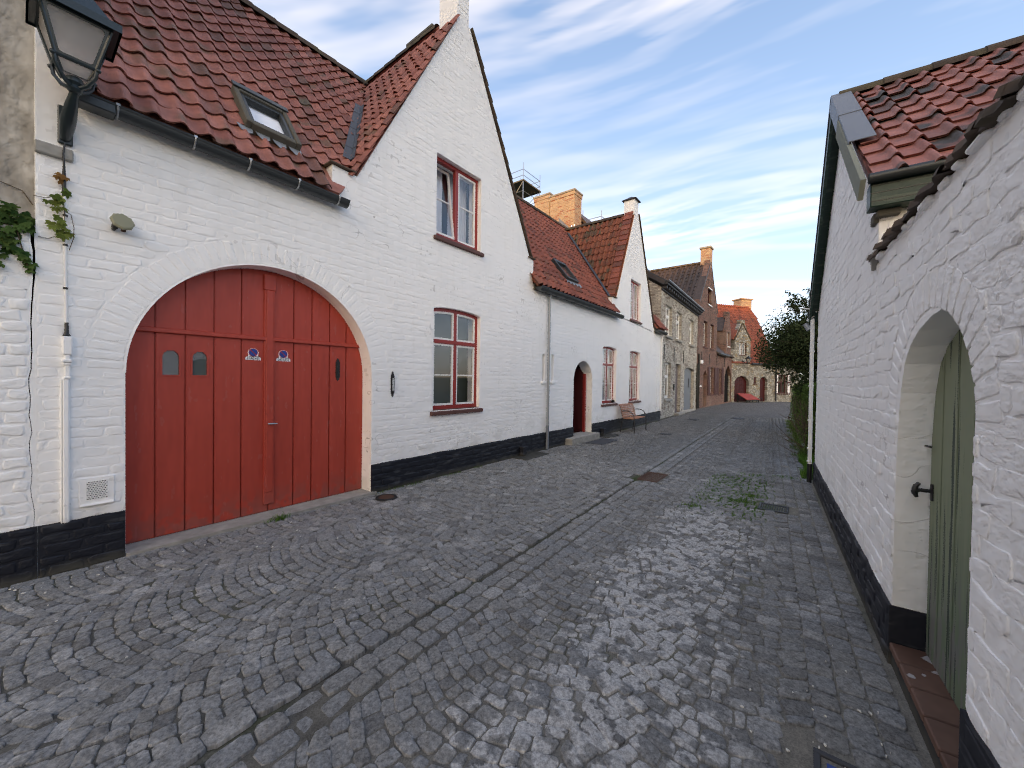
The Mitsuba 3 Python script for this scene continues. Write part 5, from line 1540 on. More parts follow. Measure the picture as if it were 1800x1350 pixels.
add('attic_bars', join(bx(2.28, 3.28, 7.36, 7.44, .0, .05, .01), bx(2.28, 3.28, 6.32, 6.40, 0, .06, .01)), 'sign_white', FR, parent=RHs)
add('door', prism(ro['dr'], -.28, -.2), 'brick_red', FR, parent=RHs)
add('arched_gate', prism(ro['ga'], -.30, -.22), 'void_dark', FR, parent=RHs)
for a in (1.05, 3.0, 5.1, 7.5):
    add('wall_anchor', bx(a - .035, a + .035, 2.65, 3.35, 0, .03, .01), 'black_iron', FR, parent=RHs)
add('house_sign', bx(.62, 1.02, 2.62, 2.85, .0, .12, .03), 'sign_white', FR, parent=RHs)
add('name_plate', bx(.65, 1.15, 1.25, 1.36, .0, .02, .005), 'sign_white', FR, parent=RHs)
add('downpipe', tube(FR(np.array([(.3, 3.2, .06), (.3, .02, .06)])), .05, 8), 'black_iron', parent=RHs)
add('low_roof', slabpts([FR.at(5.0, 3.5, .16), FR.at(10.8, 3.5, .16), FR.at(10.8, 6.4, -2.6), FR.at(5.0, 6.4, -2.6)], .08), 'tile_dark', parent=RHs)
add('low_gutter', tube([FR.at(5.05, 3.46, .18), FR.at(8.1, 3.46, .18)], .09, 8), 'zinc', parent=RHs)
dk = numbered(RHs + '__dormer')
scene[dk] = mikit.ply(join(put(prism(Polygon([(8.0, 3.3), (9.85, 3.3), (9.85, 5.4), (9.1, 6.55), (8.75, 6.55), (8.0, 5.4)]).difference(sbox(8.55, 4.25, 9.3, 5.3)), -.2, .0), FR), slabpts([FR.at(8.0, 3.3, -.2), FR.at(8.0, 3.3, -3), FR.at(8.0, 5.4, -3), FR.at(8.0, 5.4, -.2)][::-1], .2)), 'brick_red')
add('dormer_roof', join(slabpts([FR.at(7.9, 5.35, -.22), FR.at(8.93, 6.5, -.22), FR.at(8.93, 6.5, -3), FR.at(7.9, 5.35, -3)], .07), slabpts([FR.at(9.95, 5.35, -.22), FR.at(8.93, 6.5, -.22), FR.at(8.93, 6.5, -3), FR.at(9.95, 5.35, -3)][::-1], .07)), 'tile_dark', parent=dk)
add('finial', bx(8.72, 9.14, 6.35, 6.85, -.35, .01, .03), 'brick_red', FR, parent=dk)
add('dormer_window', join(bx(8.55, 9.3, 4.25, 5.3, -.14, -.12), bx(8.9, 8.95, 4.25, 5.3, -.12, -.09), bx(8.5, 9.35, 4.15, 4.25, -.02, .06, .01)), 'white_trim', FR, parent=dk)

# stone house closing the view
SH = thing('stone_house', 'pale rubble stone house with orange tiled roof closing the end of the street', 'house')
FS = facing((-4.63, 34.6), (-4.63 + .583 * 10, 34.6 + .812 * 10))
so = {'ga': arch_poly(.06, 1.52, .0, 1.45, .60), 'dr': arch_poly(2.66, 3.42, .02, 1.66, .36), 'ni': sbox(2.02, 1.46, 2.28, 1.98), 'wi': sbox(4.62, .66, 5.50, 2.22), 'gw': sbox(.45, 3.66, 1.24, 4.70)}
ws = Polygon([(-.5, -.05), (6.9, -.05), (6.9, 4.6), (5.9, 4.6), (4.45, 3.1), (1.60, 3.1), (1.60, 4.95), (.98, 6.15), (.98, 6.48), (.52, 6.48), (.52, 6.15), (0.0, 4.95), (0.0, 4.1), (-.5, 4.1)])
for g in so.values():
    ws = ws.difference(g)
add('wall', prism(ws, -.35, 0), 'rubble', FS, parent=SH)
gd = add('garage_door', prism(so['ga'], -.30, -.24), 'door_red', FS, parent=SH)
for i in range(6):
    add('plank', prism(sbox(.10 + i * .235, .02, .32 + i * .235, 2.1).intersection(so['ga'].buffer(-.02)), -.24, -.225), 'door_red', FS, parent=gd)
dd = add('door', prism(so['dr'], -.28, -.2), 'door_red', FS, parent=SH)
add('niche_box', join(bx(2.02, 2.28, 1.46, 1.98, -.12, -.06), bx(1.96, 2.34, 1.38, 1.455, -.1, .05, .01)), 'maroon', FS, parent=SH)
window(SH, FS, 4.62, 5.50, .66, 2.22, depth=.10, fmat='maroon', transom=1.60, sill='maroon', fw=.06, sw=.03, white='maroon', thick=.35)
window(SH, FS, .45, 1.24, 3.66, 4.70, depth=.12, fmat='maroon', sill='concrete', fw=.06, sw=.03, curtain=((.7, 1.2),), thick=.35)
for a0, a1 in ((4.24, 4.60), (5.52, 5.90)):
    sk = add('shutter', join(bx(a0, a1, .60, 2.26, .005, .04, .01)), 'maroon', FS, parent=SH)
    add('panel', join(bx(a0 + .07, a1 - .07, .70, 1.52, .04, .052, .006), bx(a0 + .07, a1 - .07, 1.66, 2.18, .04, .052, .006)), 'sign_white', FS, parent=sk)
RS = slope(FS.at(0, 3.10, .10), tuple(FS.m[0]), tuple(FS.m[2]), 52)
srl = (8.45 - 3.1) / math.sin(math.radians(52))
ce = lambda b: 4.40 + (5.95 - 4.40) * min(1, b / (srl * .82)) if b < srl * .9 else 6.0
srk = add('roof', join(slabpts([RS.at(-4, 0, -.02), RS.at(4.42, 0, -.02), RS.at(6.05, srl * .86, -.02), RS.at(5.7, srl, -.02), RS.at(-4, srl, -.02)], .08), slabpts([FS.at(-4, 8.4, -4.2), FS.at(5.7, 8.4, -4.2), FS.at(5.7, 3.1, -8.2), FS.at(-4, 3.1, -8.2)], .08)), 'tile_orange', parent=SH)
pantiles(srk, RS, -3.0, 6.2, 0, srl, .235, .33, 'tile_orange', lambda a, b: a < 4.30 + 1.65 * min(1, b / (srl * .86)) and not (-.1 < a < 1.7 and b < 2.0), 0, amp=.045, seed=71)
ridge(srk, RS.at(-3, srl, .02), RS.at(5.7, srl, .02), .11, 'tile_orange', ln=.5, limit=10)
add('gable_roof', join(slabpts([FS.at(-.08, 4.9, -.05), FS.at(.75, 6.25, -.05), FS.at(.75, 6.25, -3), FS.at(-.08, 4.9, -3)][::-1], .08), slabpts([FS.at(1.68, 4.9, -.05), FS.at(.75, 6.25, -.05), FS.at(.75, 6.25, -3), FS.at(1.68, 4.9, -3)], .08)), 'tile_orange', parent=SH)
add('gable_coping', join(slabpts([FS.at(-.06, 4.93, .05), FS.at(.70, 6.22, .05), FS.at(.70, 6.22, -.3), FS.at(-.06, 4.93, -.3)], .08), slabpts([FS.at(1.66, 4.93, .05), FS.at(.80, 6.22, .05), FS.at(.80, 6.22, -.3), FS.at(1.66, 4.93, -.3)][::-1], .08)), 'ridge_tile', parent=SH)
add('gutter', tube([FS.at(1.62, 3.03, .16), FS.at(4.45, 3.0, .16)], .08, 8), 'slate', parent=SH)
add('downpipe', tube([FS.at(4.28, 3.0, .08), FS.at(4.28, .05, .08)], .05, 8), 'slate', parent=SH)
sc_ = add('chimney', bx(5.02, 6.25, 7.2, 9.2, -5.0, -4.1, .02), 'brick_gold', FS, parent=SH)
sc_b = add('cap', bx(4.92, 6.35, 9.2, 9.32, -5.1, -4.0, .02), 'brick_gold', FS, parent=sc_)
k = thing('garden_bench', 'long bench with faded red sloping cover before the stone house garage', 'bench')
add('cover', slabpts([FS.at(.08, .70, .25), FS.at(1.38, .66, .25), FS.at(1.50, .26, 1.0), FS.at(.26, .24, 1.0)][::-1], .05), 'rail_red', parent=k)
add('frame', join(*[put(bx(a - .03, a + .03, 0, h_, c - .03, c + .03), FS) for a, h_, c in ((.12, .68, .28), (1.34, .64, .28), (.32, .24, .95), (1.46, .24, .95))], put(bx(.25, 1.52, .12, .18, .9, .96), FS)), 'black_iron', parent=k)
k = thing('iron_bench', 'small dark iron bench beside the red covered bench far down the street', 'bench')
add('top', put(bx(1.62, 2.25, .30, .345, .2, .65, .01), FS), 'black_iron', parent=k)
for a, c in ((1.66, .25), (2.21, .25), (1.66, .6), (2.21, .6)):
    add('leg', put(bx(a - .02, a + .02, 0, .30, c - .02, c + .02), FS), 'black_iron', parent=k)
k = thing('wall_lantern', 'small black lantern hanging from the far stone gable', 'lantern')
fl = Frame(FS.at(.80, 0, .55), tuple(FS.m[0]), tuple(-FS.m[2]), (0, 0, 1))
add('roof', put(lathe([(0, 3.62), (.06, 3.56), (.24, 3.42), (.25, 3.39), (0, 3.40)], 6), fl), 'black_iron', parent=k)
add('glass', put(lathe([(.10, 3.10), (.19, 3.395)], 6), fl), 'frosted', parent=k)
add('frame', join(*[put(tube([(.10 * math.cos(x), .10 * math.sin(x), 3.10), (.19 * math.cos(x), .19 * math.sin(x), 3.395)], .016, 5), fl) for x in np.arange(6) * np.pi / 3], put(lathe([(0, 3.04), (.09, 3.06), (.11, 3.11), (0, 3.11)], 6), fl)), 'black_iron', parent=k)
add('bracket', tube([FS.at(.80, 3.25, 0), FS.at(.80, 3.05, .3), FS.at(.80, 3.05, .55)], .025, 6), 'black_iron', parent=k)

# roofs and chimneys behind the white houses
BH = thing('rear_house', 'house behind the roofs with two sunlit yellow brick chimneys', 'house')
yb = 14.0
add('gable_wall', prism(Polygon([(-13, 0), (-6.6, 0), (-6.6, 6.9), (-8.05, 8.78), (-8.6, 8.9), (-13, 5.0)]), -.3, 0), 'brick_red', Frame((0, 15.0, 0), (1, 0, 0), (0, 0, 1), (0, -1, 0)), parent=BH)
add('roof', join(slabpts([(-6.5, 14.85, 6.85), (-8.1, 14.85, 8.92), (-8.1, 22, 8.92), (-6.5, 22, 6.85)][::-1], .1), slabpts([(-8.6, 14.9, 8.95), (-13, 14.9, 5.0), (-13, 22, 5.0), (-8.6, 22, 8.95)], .1)), 'tile_dark', parent=BH)
for a0, a1, z1, y0, y1 in ((-8.87, -7.70, 9.30, 14.0, 14.62), (-9.72, -8.93, 9.50, 14.05, 14.75)):
    ck = add('chimney', bx(a0, a1, y0, y1, 6.2, z1, .01), 'brick_gold', parent=BH)
    add('cap', bx(a0 - .05, a1 + .05, y0 - .05, y1 + .05, z1, z1 + .08, .015), 'concrete', parent=ck)
    add('corbel', bx(a0 - .025, a1 + .025, y0 - .025, y1 + .025, z1 - .14, z1 - .0, .01), 'brick_gold', parent=ck)
add('flashing', slabpts([(-8.35, 13.9, 8.30), (-7.70, 13.9, 7.62), (-7.5, 13.9, 7.4), (-8.35, 13.9, 7.4)], .03), 'lead_pale', parent=BH)
add('flue_vents', join(*[tube([(-7.7 + i * .12, 13.8, 7.5), (-7.7 + i * .12, 13.8, 7.82)], .03, 6) for i in range(2)]), 'steel', parent=BH)


def scaffold(label, x0, x1, y0, y1, zl, zd, zt, group=None):
    k = thing('scaffold', label, 'scaffold')
    for x in (x0, x1):
        for y in (y0, y1):
            add('standard', tube([(x, y, zl), (x, y, zt + (.9 if x == x0 else .5))], .032, 5), 'steel', parent=k)
    for z in (zd + .55, zd + 1.1, zd - .9, zd - 1.8, zd - 2.7):
        add('rail', join(tube([(x0, y0, z), (x1, y0, z)], .026, 5), tube([(x0, y1, z), (x1, y1, z)], .026, 5), tube([(x0, y0, z), (x0, y1, z)], .026, 5), tube([(x1, y0, z), (x1, y1, z)], .026, 5)), 'steel', parent=k)
    add('brace', join(tube([(x0, y0, zd - 2.7), (x1, y0, zd)], .035, 5), tube([(x1, y0, zd - 2.7), (x1, y1, zd)], .035, 5)), 'steel', parent=k)
    add('deck', bx(x0 - .1, x1 + .1, y0 - .1, y1 + .1, zd, zd + .12), 'timber_grey', parent=k)
    return k


scaffold('scaffold tower behind the orange roof, left of the two', -23.9, -21.5, 29.2, 32.0, 0, 20.1, 21.3)
scaffold('scaffold tower peeping above the small gable roof', -15.4, -13.7, 29.5, 32.0, 0, 13.9, 15.0)
TW = thing('sun_blocking_hall', 'added unseen brick hall behind the viewer, shaped to keep low sun off the street', 'hall')  # added out of view to block the low sun from street and roofs
ca_, sa_ = 0.8829, 0.4695
hp = lambda s_: (ca_ * s_ + 90 * sa_, sa_ * s_ - 90 * ca_)
FH = facing(hp(40), hp(-30))                                          # a = 40 - s
add('wall', prism(Polygon([(0, 0), (70, 0), (70, 27.5), (40, 27.5), (38.6, 29.5), (36.4, 30.2), (32, 31.7), (28, 33.1), (0, 33.1)]), -14, 0), 'brick_red', FH, parent=TW)  # stepped roofline shaped by which roofs and chimneys should stay in shade
add('roof', join(prism(Polygon([(-.4, 33.1), (28, 33.1), (28, 35.1), (.5, 35.1)]), -14, .3), prism(Polygon([(40, 27.5), (70.4, 27.5), (69, 29.5), (40, 29.5)]), -14, .3), prism(Polygon([(28, 33.1), (32, 31.7), (36.66, 30.2), (38.8, 29.5), (40, 29.5), (38.8, 31.3), (36.66, 32.2), (32, 33.7), (28, 35.1)]), -14, .3)), 'tile_dark', FH, parent=TW)
# ------------------------------------------------------------------ white cottage on the right
WC = thing('white_cottage', 'white painted brick gable on the right with green eaves board and red tiles', 'house')
gz = Polygon([(.05, -.05), (4.10, -.05), (4.10, 2.80), (3.95, 2.95), (2.22, 4.58), (.05, 2.72)])
CW = add('wall', join(put(prism(gz, -.25, 0), RIGHT), put(bx(3.86, 4.098, -.05, 2.84, -6.5, -.25), RIGHT), put(bx(.05, .29, -.05, 2.7, -6.5, -.25), RIGHT)), 'white_rough', parent=WC)
bricks(CW, RIGHT, gz.buffer(-.006).difference(sbox(0, -.1, 5, .335)), .083, .23, .0029, 'white_rough', 300, .009, .0035, seed=81, rough=.8)
side = Frame(RIGHT.at(4.10, 0, 0), tuple(QN), (0, 0, 1), tuple(-QD))
bricks(CW, side, sbox(.01, 2.45, 1.6, 2.80), .083, .23, .005, 'white_rough', 30, .013, .008, seed=82, rough=.8)
CPL = add('plinth', wavy(.02, 4.09, .33, -.05, .014, .009), 'plinth_paint', RIGHT, parent=WC)
bricks(CPL, RIGHT, sbox(.03, .0, 4.08, .325), .083, .23, .006, 'plinth_paint', 60, .013, .008, c=.014, seed=83, rough=1)
RDEG = math.degrees(math.atan(1.72 / 1.98))
RRT = slope(RIGHT.at(4.25, 2.985, .09), tuple(QN), tuple(RIGHT.m[0]), RDEG)
RL = math.hypot(1.72, 1.98)
CROOF = add('roof', join(slabpts([RRT.at(.03, .0, -.03), RRT.at(6, .0, -.03), RRT.at(6, RL, -.03), RRT.at(.03, RL, -.03)], .04), slabpts([RIGHT.at(2.27, 4.69, .11), RIGHT.at(-.12, 2.66, .11), RIGHT.at(-.12, 2.66, -6), RIGHT.at(2.27, 4.69, -6)], .06)), 'tile_red', parent=WC)
pantiles(CROOF, RRT, .035, 4.6, -.03, RL - .06, .163, .262, 'tile_red', None, 300, amp=.030, kind='roll', seed=84)
ridge(CROOF, RIGHT.at(2.27, 4.70, .05), RIGHT.at(2.27, 4.70, -4.5), .085, 'ridge_tile', ln=.33)
# lead and boards on the verge
for i, (b0, b1) in enumerate(((RL * .30, RL * .68), (RL * .64, RL * 1.0))):
    l_ = .055 + .006 * i
    add('verge_lead', join(slabpts([RRT.at(-.03, b0, l_), RRT.at(.13, b0, l_), RRT.at(.13, b1, l_), RRT.at(-.03, b1, l_)], .006), slabpts([RRT.at(-.035, b0, l_), RRT.at(-.03, b1, l_), RRT.at(-.035, b1, l_ - .15), RRT.at(-.04, b0, l_ - .15)], .006)), 'lead_pale', parent=CROOF)
add('barge_board', slabpts([RRT.at(-.015, -.06, .03), RRT.at(-.015, RL * .62, .03), RRT.at(-.015, RL * .62, -.11), RRT.at(-.015, -.06, -.11)], -.03), 'board_pale', parent=WC)
far_dir = RIGHT.at(-.12, 2.66, 0) - RIGHT.at(2.27, 4.69, 0)
add('far_barge_board', join(slabpts([RIGHT.at(2.27, 4.69, .115), RIGHT.at(-.14, 2.645, .115), RIGHT.at(-.14, 2.47, .115), RIGHT.at(2.27, 4.50, .115)], .03), slabpts([RIGHT.at(2.25, 4.60, .11), RIGHT.at(-.12, 2.58, .11), RIGHT.at(-.12, 2.58, 0), RIGHT.at(2.25, 4.60, 0)], .02)), 'green_board', parent=WC)
add('far_verge_strip', slabpts([RIGHT.at(2.30, 4.74, .125), RIGHT.at(-.16, 2.68, .125), RIGHT.at(-.16, 2.64, .125), RIGHT.at(2.30, 4.69, .125)], .03), 'slate', parent=WC)
add('fascia', join(put(bx(4.102, 4.235, 2.80, 2.972, -5.5, .07, .006), RIGHT)), 'green_board', parent=WC)
add('fascia_seams', join(*[put(bx(4.235, 4.238, b, b + .004, -5.5, .07), RIGHT) for b in (2.835, 2.89, 2.94)]), 'black_iron', parent=WC)
add('eaves_gutter', join(put(tube([(4.262, 2.985, .085), (4.262, 2.985, -5.5)], .034, 10), RIGHT)), 'zinc', smooth=40, parent=WC)
add('corner_block', join(put(bx(4.0, 4.10, 2.73, 2.80, -.16, .03, .006), RIGHT), put(bx(4.06, 4.16, 2.755, 2.80, -.10, .02, .006), RIGHT)), 'timber_grey', parent=WC)
add('downpipe', join(put(tube([(.0, 2.62, .07), (.0, .30, .06)], .028, 10), RIGHT), *[put(tube([(.0, z - .012, .065), (.0, z + .012, .065)], .036, 10), RIGHT) for z in (.34, .55, 1.0, 1.55, 2.1)]), 'white_trim', smooth=40, parent=WC)
add('downpipe_foot', put(tube([(.0, .30, .06), (.0, .0, .06)], .034, 10), RIGHT), 'black_iron', smooth=40, parent=WC)
k = thing('flood_lamp', 'small grey lamp on a curved arm at the far top corner of the white cottage', 'lamp')
add('arm', put(tube([(.05, 2.72, .02), (.02, 2.78, .12), (-.02, 2.80, .20)], .012, 7), RIGHT), 'white_trim', smooth=40, parent=k)
add('head', put(tube([(-.05, 2.55, .16), (-.03, 2.45, .10)], [.035, .045], 10), RIGHT), 'zinc_pale', smooth=40, parent=k)
add('stay', put(tube([(.0, 2.66, .05), (-.04, 2.60, .14)], .01, 6), RIGHT), 'white_trim', parent=k)

# ------------------------------------------------------------------ garden wall with the green door
YW = thing('garden_wall', 'rough white painted wall on the right, topped with old tiles', 'wall')
ARC = [(5.72, 1.5), (5.71, 1.63), (5.67, 1.74), (5.62, 1.82), (5.53, 1.89), (5.40, 1.93), (5.24, 1.915), (5.06, 1.87), (4.92, 1.80), (4.83, 1.71), (4.77, 1.55), (4.735, 1.3), (4.72, 1.1)]
dpoly = Polygon([(4.72, -.1), (5.72, -.1)] + ARC)
gw = Polygon([(4.102, -.05), (9.5, -.05), (9.5, 2.47), (4.102, 2.47)]).difference(dpoly)
YWW = add('wall', prism(gw, -.30, .003), 'white_rough', RIGHT, parent=YW)
z_ = affinity.scale(Point(5.215, 1.45).buffer(1.0), .495 + .20, .48 + .20).intersection(sbox(4, 1.45, 7, 3)).union(sbox(4.72, 0, 5.71, 1.46))
bricks(YWW, RIGHT, gw.buffer(-.006).difference(z_).difference(sbox(4, -.1, 4.72, .325)).difference(sbox(5.7, -.1, 10, .435)), .084, .235, .0036, 'white_rough', 200, .010, .0035, c=.003, seed=91, rough=1.3, taper=.15)
voussoirs(YWW, RIGHT, 5.215, 1.45, .50, .70, .03, np.pi - .03, 22, .0034, 'white_rough', 30, c=.003, ry=.97)
YP = add('plinth', join(put(wavy(4.104, 4.716, .325, -.145, .016, .008), RIGHT), put(bx(4.7165, 4.727, -.06, .325, -.157, .0155), RIGHT)), 'plinth_paint', parent=YW)
add('plinth', wavy(5.722, 9.5, .43, -.145, .018, .010), 'plinth_paint', RIGHT, parent=YW)
bricks(YP, RIGHT, sbox(4.12, 0, 4.70, .32).union(sbox(5.74, 0, 9, .425)), .084, .235, .006, 'plinth_paint', 30, .015, .009, c=.017, seed=92, rough=1)
r = np.random.default_rng(95)
V = []
a = 4.06
while a < 9.3:
    L_ = r.uniform(.20, .34)
    pts = []
    n = 9
    x = np.linspace(a, a + L_, n)
    zb = 2.478 + r.normal(0, .004) + .012 * r.random()
    out = .045 + r.normal(0, .016, n)
    th = .022 + .012 * r.random(n)
    low = np.c_[x, zb + r.normal(0, .004, n) - .012, out]
    mid = np.c_[x, zb + th * .8, out - .012]
    top = np.c_[x, zb + th + .025, np.full(n, -.05)]
    ridge_ = np.c_[x, zb + th + .05 + r.normal(0, .003, n), np.full(n, -.15)]
    back_ = np.c_[x, np.full(n, zb), np.full(n, -.34)]
    under = np.c_[x, np.full(n, zb - .004), np.full(n, -.02)]
    V.append(RIGHT(np.vstack([under, low, mid, top, ridge_, back_])))
    a += L_ - .012
F = np.array([[s * 9 + i, s * 9 + i + 1, (s + 1) * 9 + i + 1] for s in range(5) for i in range(8)] + [[s * 9 + i, (s + 1) * 9 + i + 1, (s + 1) * 9 + i] for s in range(5) for i in range(8)])
emit(YW, 'coping_tile', np.array(V), F, 'ridge_tile', 40, False)
V = []
a = 4.08
while a < 9.2:
    L_ = r.uniform(.05, .16)
    v, f = bx(a, a + L_, 2.448 + r.uniform(-.012, .01), 2.474, -.05, .012 + r.uniform(0, .022), .008)
    V.append(RIGHT(v))
    a += L_ + r.uniform(.02, .14)
emit(YW, 'mortar_lump', np.array(V), f, 'white_rough', 40, False)
add('end_stone', slabpts(RIGHT(np.array([(4.07, 2.40, .03), (4.20, 2.46, .045), (4.20, 2.50, .05), (4.09, 2.47, .04)])), .2), 'concrete', parent=YW)
# green door
GDR = numbered(YW + '__door')
dp = Polygon([(4.72, .10), (5.72, .10)] + ARC)
scene[GDR] = mikit.ply(put(prism(dp.buffer(-.002), -.190, -.165), RIGHT), 'green_door')
labels[GDR] = {'label': 'weathered green plank door under a low arch'}
e = [4.735, 4.90, 5.09, 5.27, 5.46, 5.60, 5.72]
for i in range(6):
    g = sbox(e[i] + .004, .115, e[i + 1] - .004, 2.0).intersection(dp.buffer(-.004))
    v, f = join(prism(g, -.165, -.135), prism(g.buffer(-.005, join_style='mitre'), -.1352, -.131))
    uv = np.c_[np.full(len(v), 9000.5 + i) + .3 * np.sin(v[:, 1] * 3), v[:, 1] + v[:, 0] * .1]
    add('plank', (v, f), 'green_door', RIGHT, uv=uv, parent=GDR)
add('latch', join(put(bx(4.765, 4.795, .97, 1.06, -.132, -.123, .003), RIGHT), put(tube([(4.78, 1.02, -.13), (4.78, 1.02, -.08), (4.78, 1.015, -.065)], [.010, .010, .014], 8), RIGHT), put(tube([(4.78, .98, -.07), (4.78, 1.005, -.06), (4.78, 1.04, -.065), (4.78, 1.06, -.08)], [.008, .014, .012, .008], 8), RIGHT)), 'black_iron', parent=GDR, smooth=40)
add('hinge_pin', put(tube([(4.735, 1.26, -.11), (4.80, 1.262, -.115)], .006, 6), RIGHT), 'black_iron', parent=GDR)
DS = thing('door_sill', 'brown quarry tile sill below the weathered green door', 'sill')
for i in range(5):
    a0 = 4.73 + i * .197
    v, f = bx(a0 + .003, a0 + .194, .075, .118, -.155, .012, .006)
    emit(DS, 'sill_tile', np.array([RIGHT(v)]), f, 'quarry_tile', 1, False)
add('riser', bx(4.722, 5.712, -.06, .076, -.155, .002), 'plinth_paint', RIGHT, parent=DS)

# ------------------------------------------------------------------ tree, hedge, weeds
def leaves(cen, nrm, size, seed, aspect=.5):
    """Bent leaf blades of two triangles pairs at the points cen."""
    r = np.random.default_rng(seed)
    n = len(cen)
    nrm = nrm / (np.linalg.norm(nrm, axis=1, keepdims=True) + 1e-9)
    t = np.cross(nrm, r.normal(0, 1, (n, 3)))
    t /= np.linalg.norm(t, axis=1, keepdims=True) + 1e-9
    b = np.cross(nrm, t)
    s = np.broadcast_to(size, (n,))[:, None]
    V = np.stack([cen - t * s * .5, cen + b * s * aspect * .5 + nrm * s * .06, cen + t * s * .5 - nrm * s * .10, cen - b * s * aspect * .5 + nrm * s * .06], 1)
    F = np.array([[0, 1, 3], [1, 2, 3]])
    ids = NEXT_ID[0] + np.arange(n)
    NEXT_ID[0] += n
    uv = np.stack([ids[:, None] + .5 + np.array([-.3, 0, .3, 0])[None], np.broadcast_to(np.array([0, .3, 0, -.3])[None], (n, 4))], -1)
    return (V.reshape(-1, 3), (F[None] + (np.arange(n) * 4)[:, None, None]).reshape(-1, 3)), uv.reshape(-1, 2)


r = np.random.default_rng(101)
TR = thing('tree', 'dark dense evergreen tree with ragged top overhanging the hedge on the right', 'tree')
tc = np.array([.62, 13.4, 2.70])
limbs, tips = [], []
base = np.array([.95, 13.6, 0.0])
trunk = [base, base + [-.05, 0, .8], base + [-.12, -.05, 1.6], base + [-.1, -.1, 2.4]]
limbs.append(tube(trunk, [.15, .125, .10, .07], 9))
for i in range(150):
    d = r.normal(0, 1, 3)
    d /= np.linalg.norm(d)
    d[2] = abs(d[2]) * .9 - .35
    tip = tc + d * np.array([1.95, 1.9, 1.5]) * r.uniform(.6, 1.04)
    st = np.array(trunk[1]) + (np.array(trunk[3]) - np.array(trunk[1])) * r.random()
    mid = (st + tip) / 2 + r.normal(0, .12, 3) + [0, 0, .12]
    limbs.append(tube([st, mid, tip], [.028, .016, .005], 5))
    tips += [tip, (tip * 2 + mid) / 3, (tip + mid) / 2]
for i in range(34):                                                  # loose shoots that break the outline at the top
    x = r.uniform(-1.0, 1.1)
    st = tc + np.array([x, r.uniform(-1.0, .6), .85])
    tip = st + np.array([r.normal(-.18, .2), r.normal(0, .2), r.uniform(.35, .75) * (.55 + .45 * (x + 1))])
    limbs.append(tube([st, (st + tip) / 2 + r.normal(0, .03, 3), tip], [.012, .008, .003], 4))
    k_ = 7
    for q in np.linspace(.25, 1, k_):
        tips.append(('s', st + (tip - st) * q))
add('trunk', limbs[0], 'bark', smooth=True, parent=TR)
add('limbs', join(*limbs[1:]), 'bark', parent=TR)
cl = []
for t_ in tips:
    if isinstance(t_, tuple):
        cl.append(t_[1] + r.normal(0, .028, (9, 3)))
    else:
        cl.append(t_ + r.normal(0, .17, (80, 3)) * np.array([1, 1, .75]))
cl.append(tc + np.array([0, 0, -.1]) + r.normal(0, 1, (24000, 3)) * np.array([.85, .8, .60]))
cl.append(np.array([.5, 12.6, 1.6]) + r.normal(0, 1, (7000, 3)) * np.array([.42, .5, .32]))
cl = np.vstack(cl)
core = (((cl - tc) / [1.95, 1.85, 1.50]) ** 2).sum(1) < 1.0
shoot = np.zeros(len(cl), bool)
shoot[:sum(9 if isinstance(t_, tuple) else 80 for t_ in tips)] = True
skirt = (((cl - [.5, 12.6, 1.6]) / [.85, 1.0, .7]) ** 2).sum(1) < 1.0
cl = cl[core | skirt | (shoot & (cl[:, 2] > tc[2] + .8))]
cl = cl[(cl[:, 2] > 1.0)]
m, uv = leaves(cl, (cl - tc) * .5 + r.normal(0, 1, cl.shape) * .9 + [0, 0, .5], r.uniform(.055, .10, len(cl)), 5)
add('crown', m, 'leaf_dark', uv=uv, parent=TR)

HG = thing('hedge', 'clipped green hedge with bare twigs showing on its near end', 'hedge')
n = 24000
y = 10.0 + 10.5 * r.random(n) ** 1.7
x0 = -.02 - .052 * (y - 10.2)
face = r.random(n)
depth = np.abs(r.normal(0, .10, n))
h = 1.43 + .07 * np.sin(y * 1.9) + .05 * np.sin(y * 4.3 + 1)
z = r.random(n) * h
on_top = face < .22
on_near = (face > .82)
x = np.where(on_top, x0 + r.random(n) * .95, x0 + depth + .06 * np.sin(y * 3 + z * 3))
z = np.where(on_top, h + r.normal(0, .045, n), z)
yn = np.where(on_near, 10.0 + np.abs(r.normal(0, .15, n)), y)
x = np.where(on_near, -.02 + r.random(n) * .9, x)
thin = on_near & (z < 1.12) & (r.random(n) < .62)
P_ = np.c_[x, yn, z][~thin]
P_ = P_[P_[:, 2] > .05 + .15 * r.random(len(P_))]
nr = np.where((P_[:, 2] > 1.3)[:, None], [0, 0, 1.0], [-1.0, -.3, .3]) + r.normal(0, .6, P_.shape)
m, uv = leaves(P_, nr, r.uniform(.035, .065, len(P_)), 7, .6)
add('foliage', m, 'leaf_hedge', uv=uv, parent=HG)
tw = []
for i in range(190):
    s = np.array([r.uniform(.0, .9), 10.08 + r.uniform(0, .3), r.uniform(0, .7)])
    d = np.array([r.normal(-.15, .25), r.normal(-.06, .06), r.uniform(.25, .7)])
    tw.append(tube([s, s + d * .5 + r.normal(0, .03, 3), s + d], [.009, .006, .003], 4))
for i in range(160):
    yy_ = r.uniform(10.2, 18)
    s = np.array([-.02 - .052 * (yy_ - 10.2) + .12, yy_, 0.0])
    tw.append(tube([s, s + [r.normal(0, .1), r.normal(0, .1), .6], s + [r.normal(.0, .15), r.normal(0, .2), 1.2]], [.012, .008, .004], 4))
add('twig', join(*tw), 'twig', parent=HG)


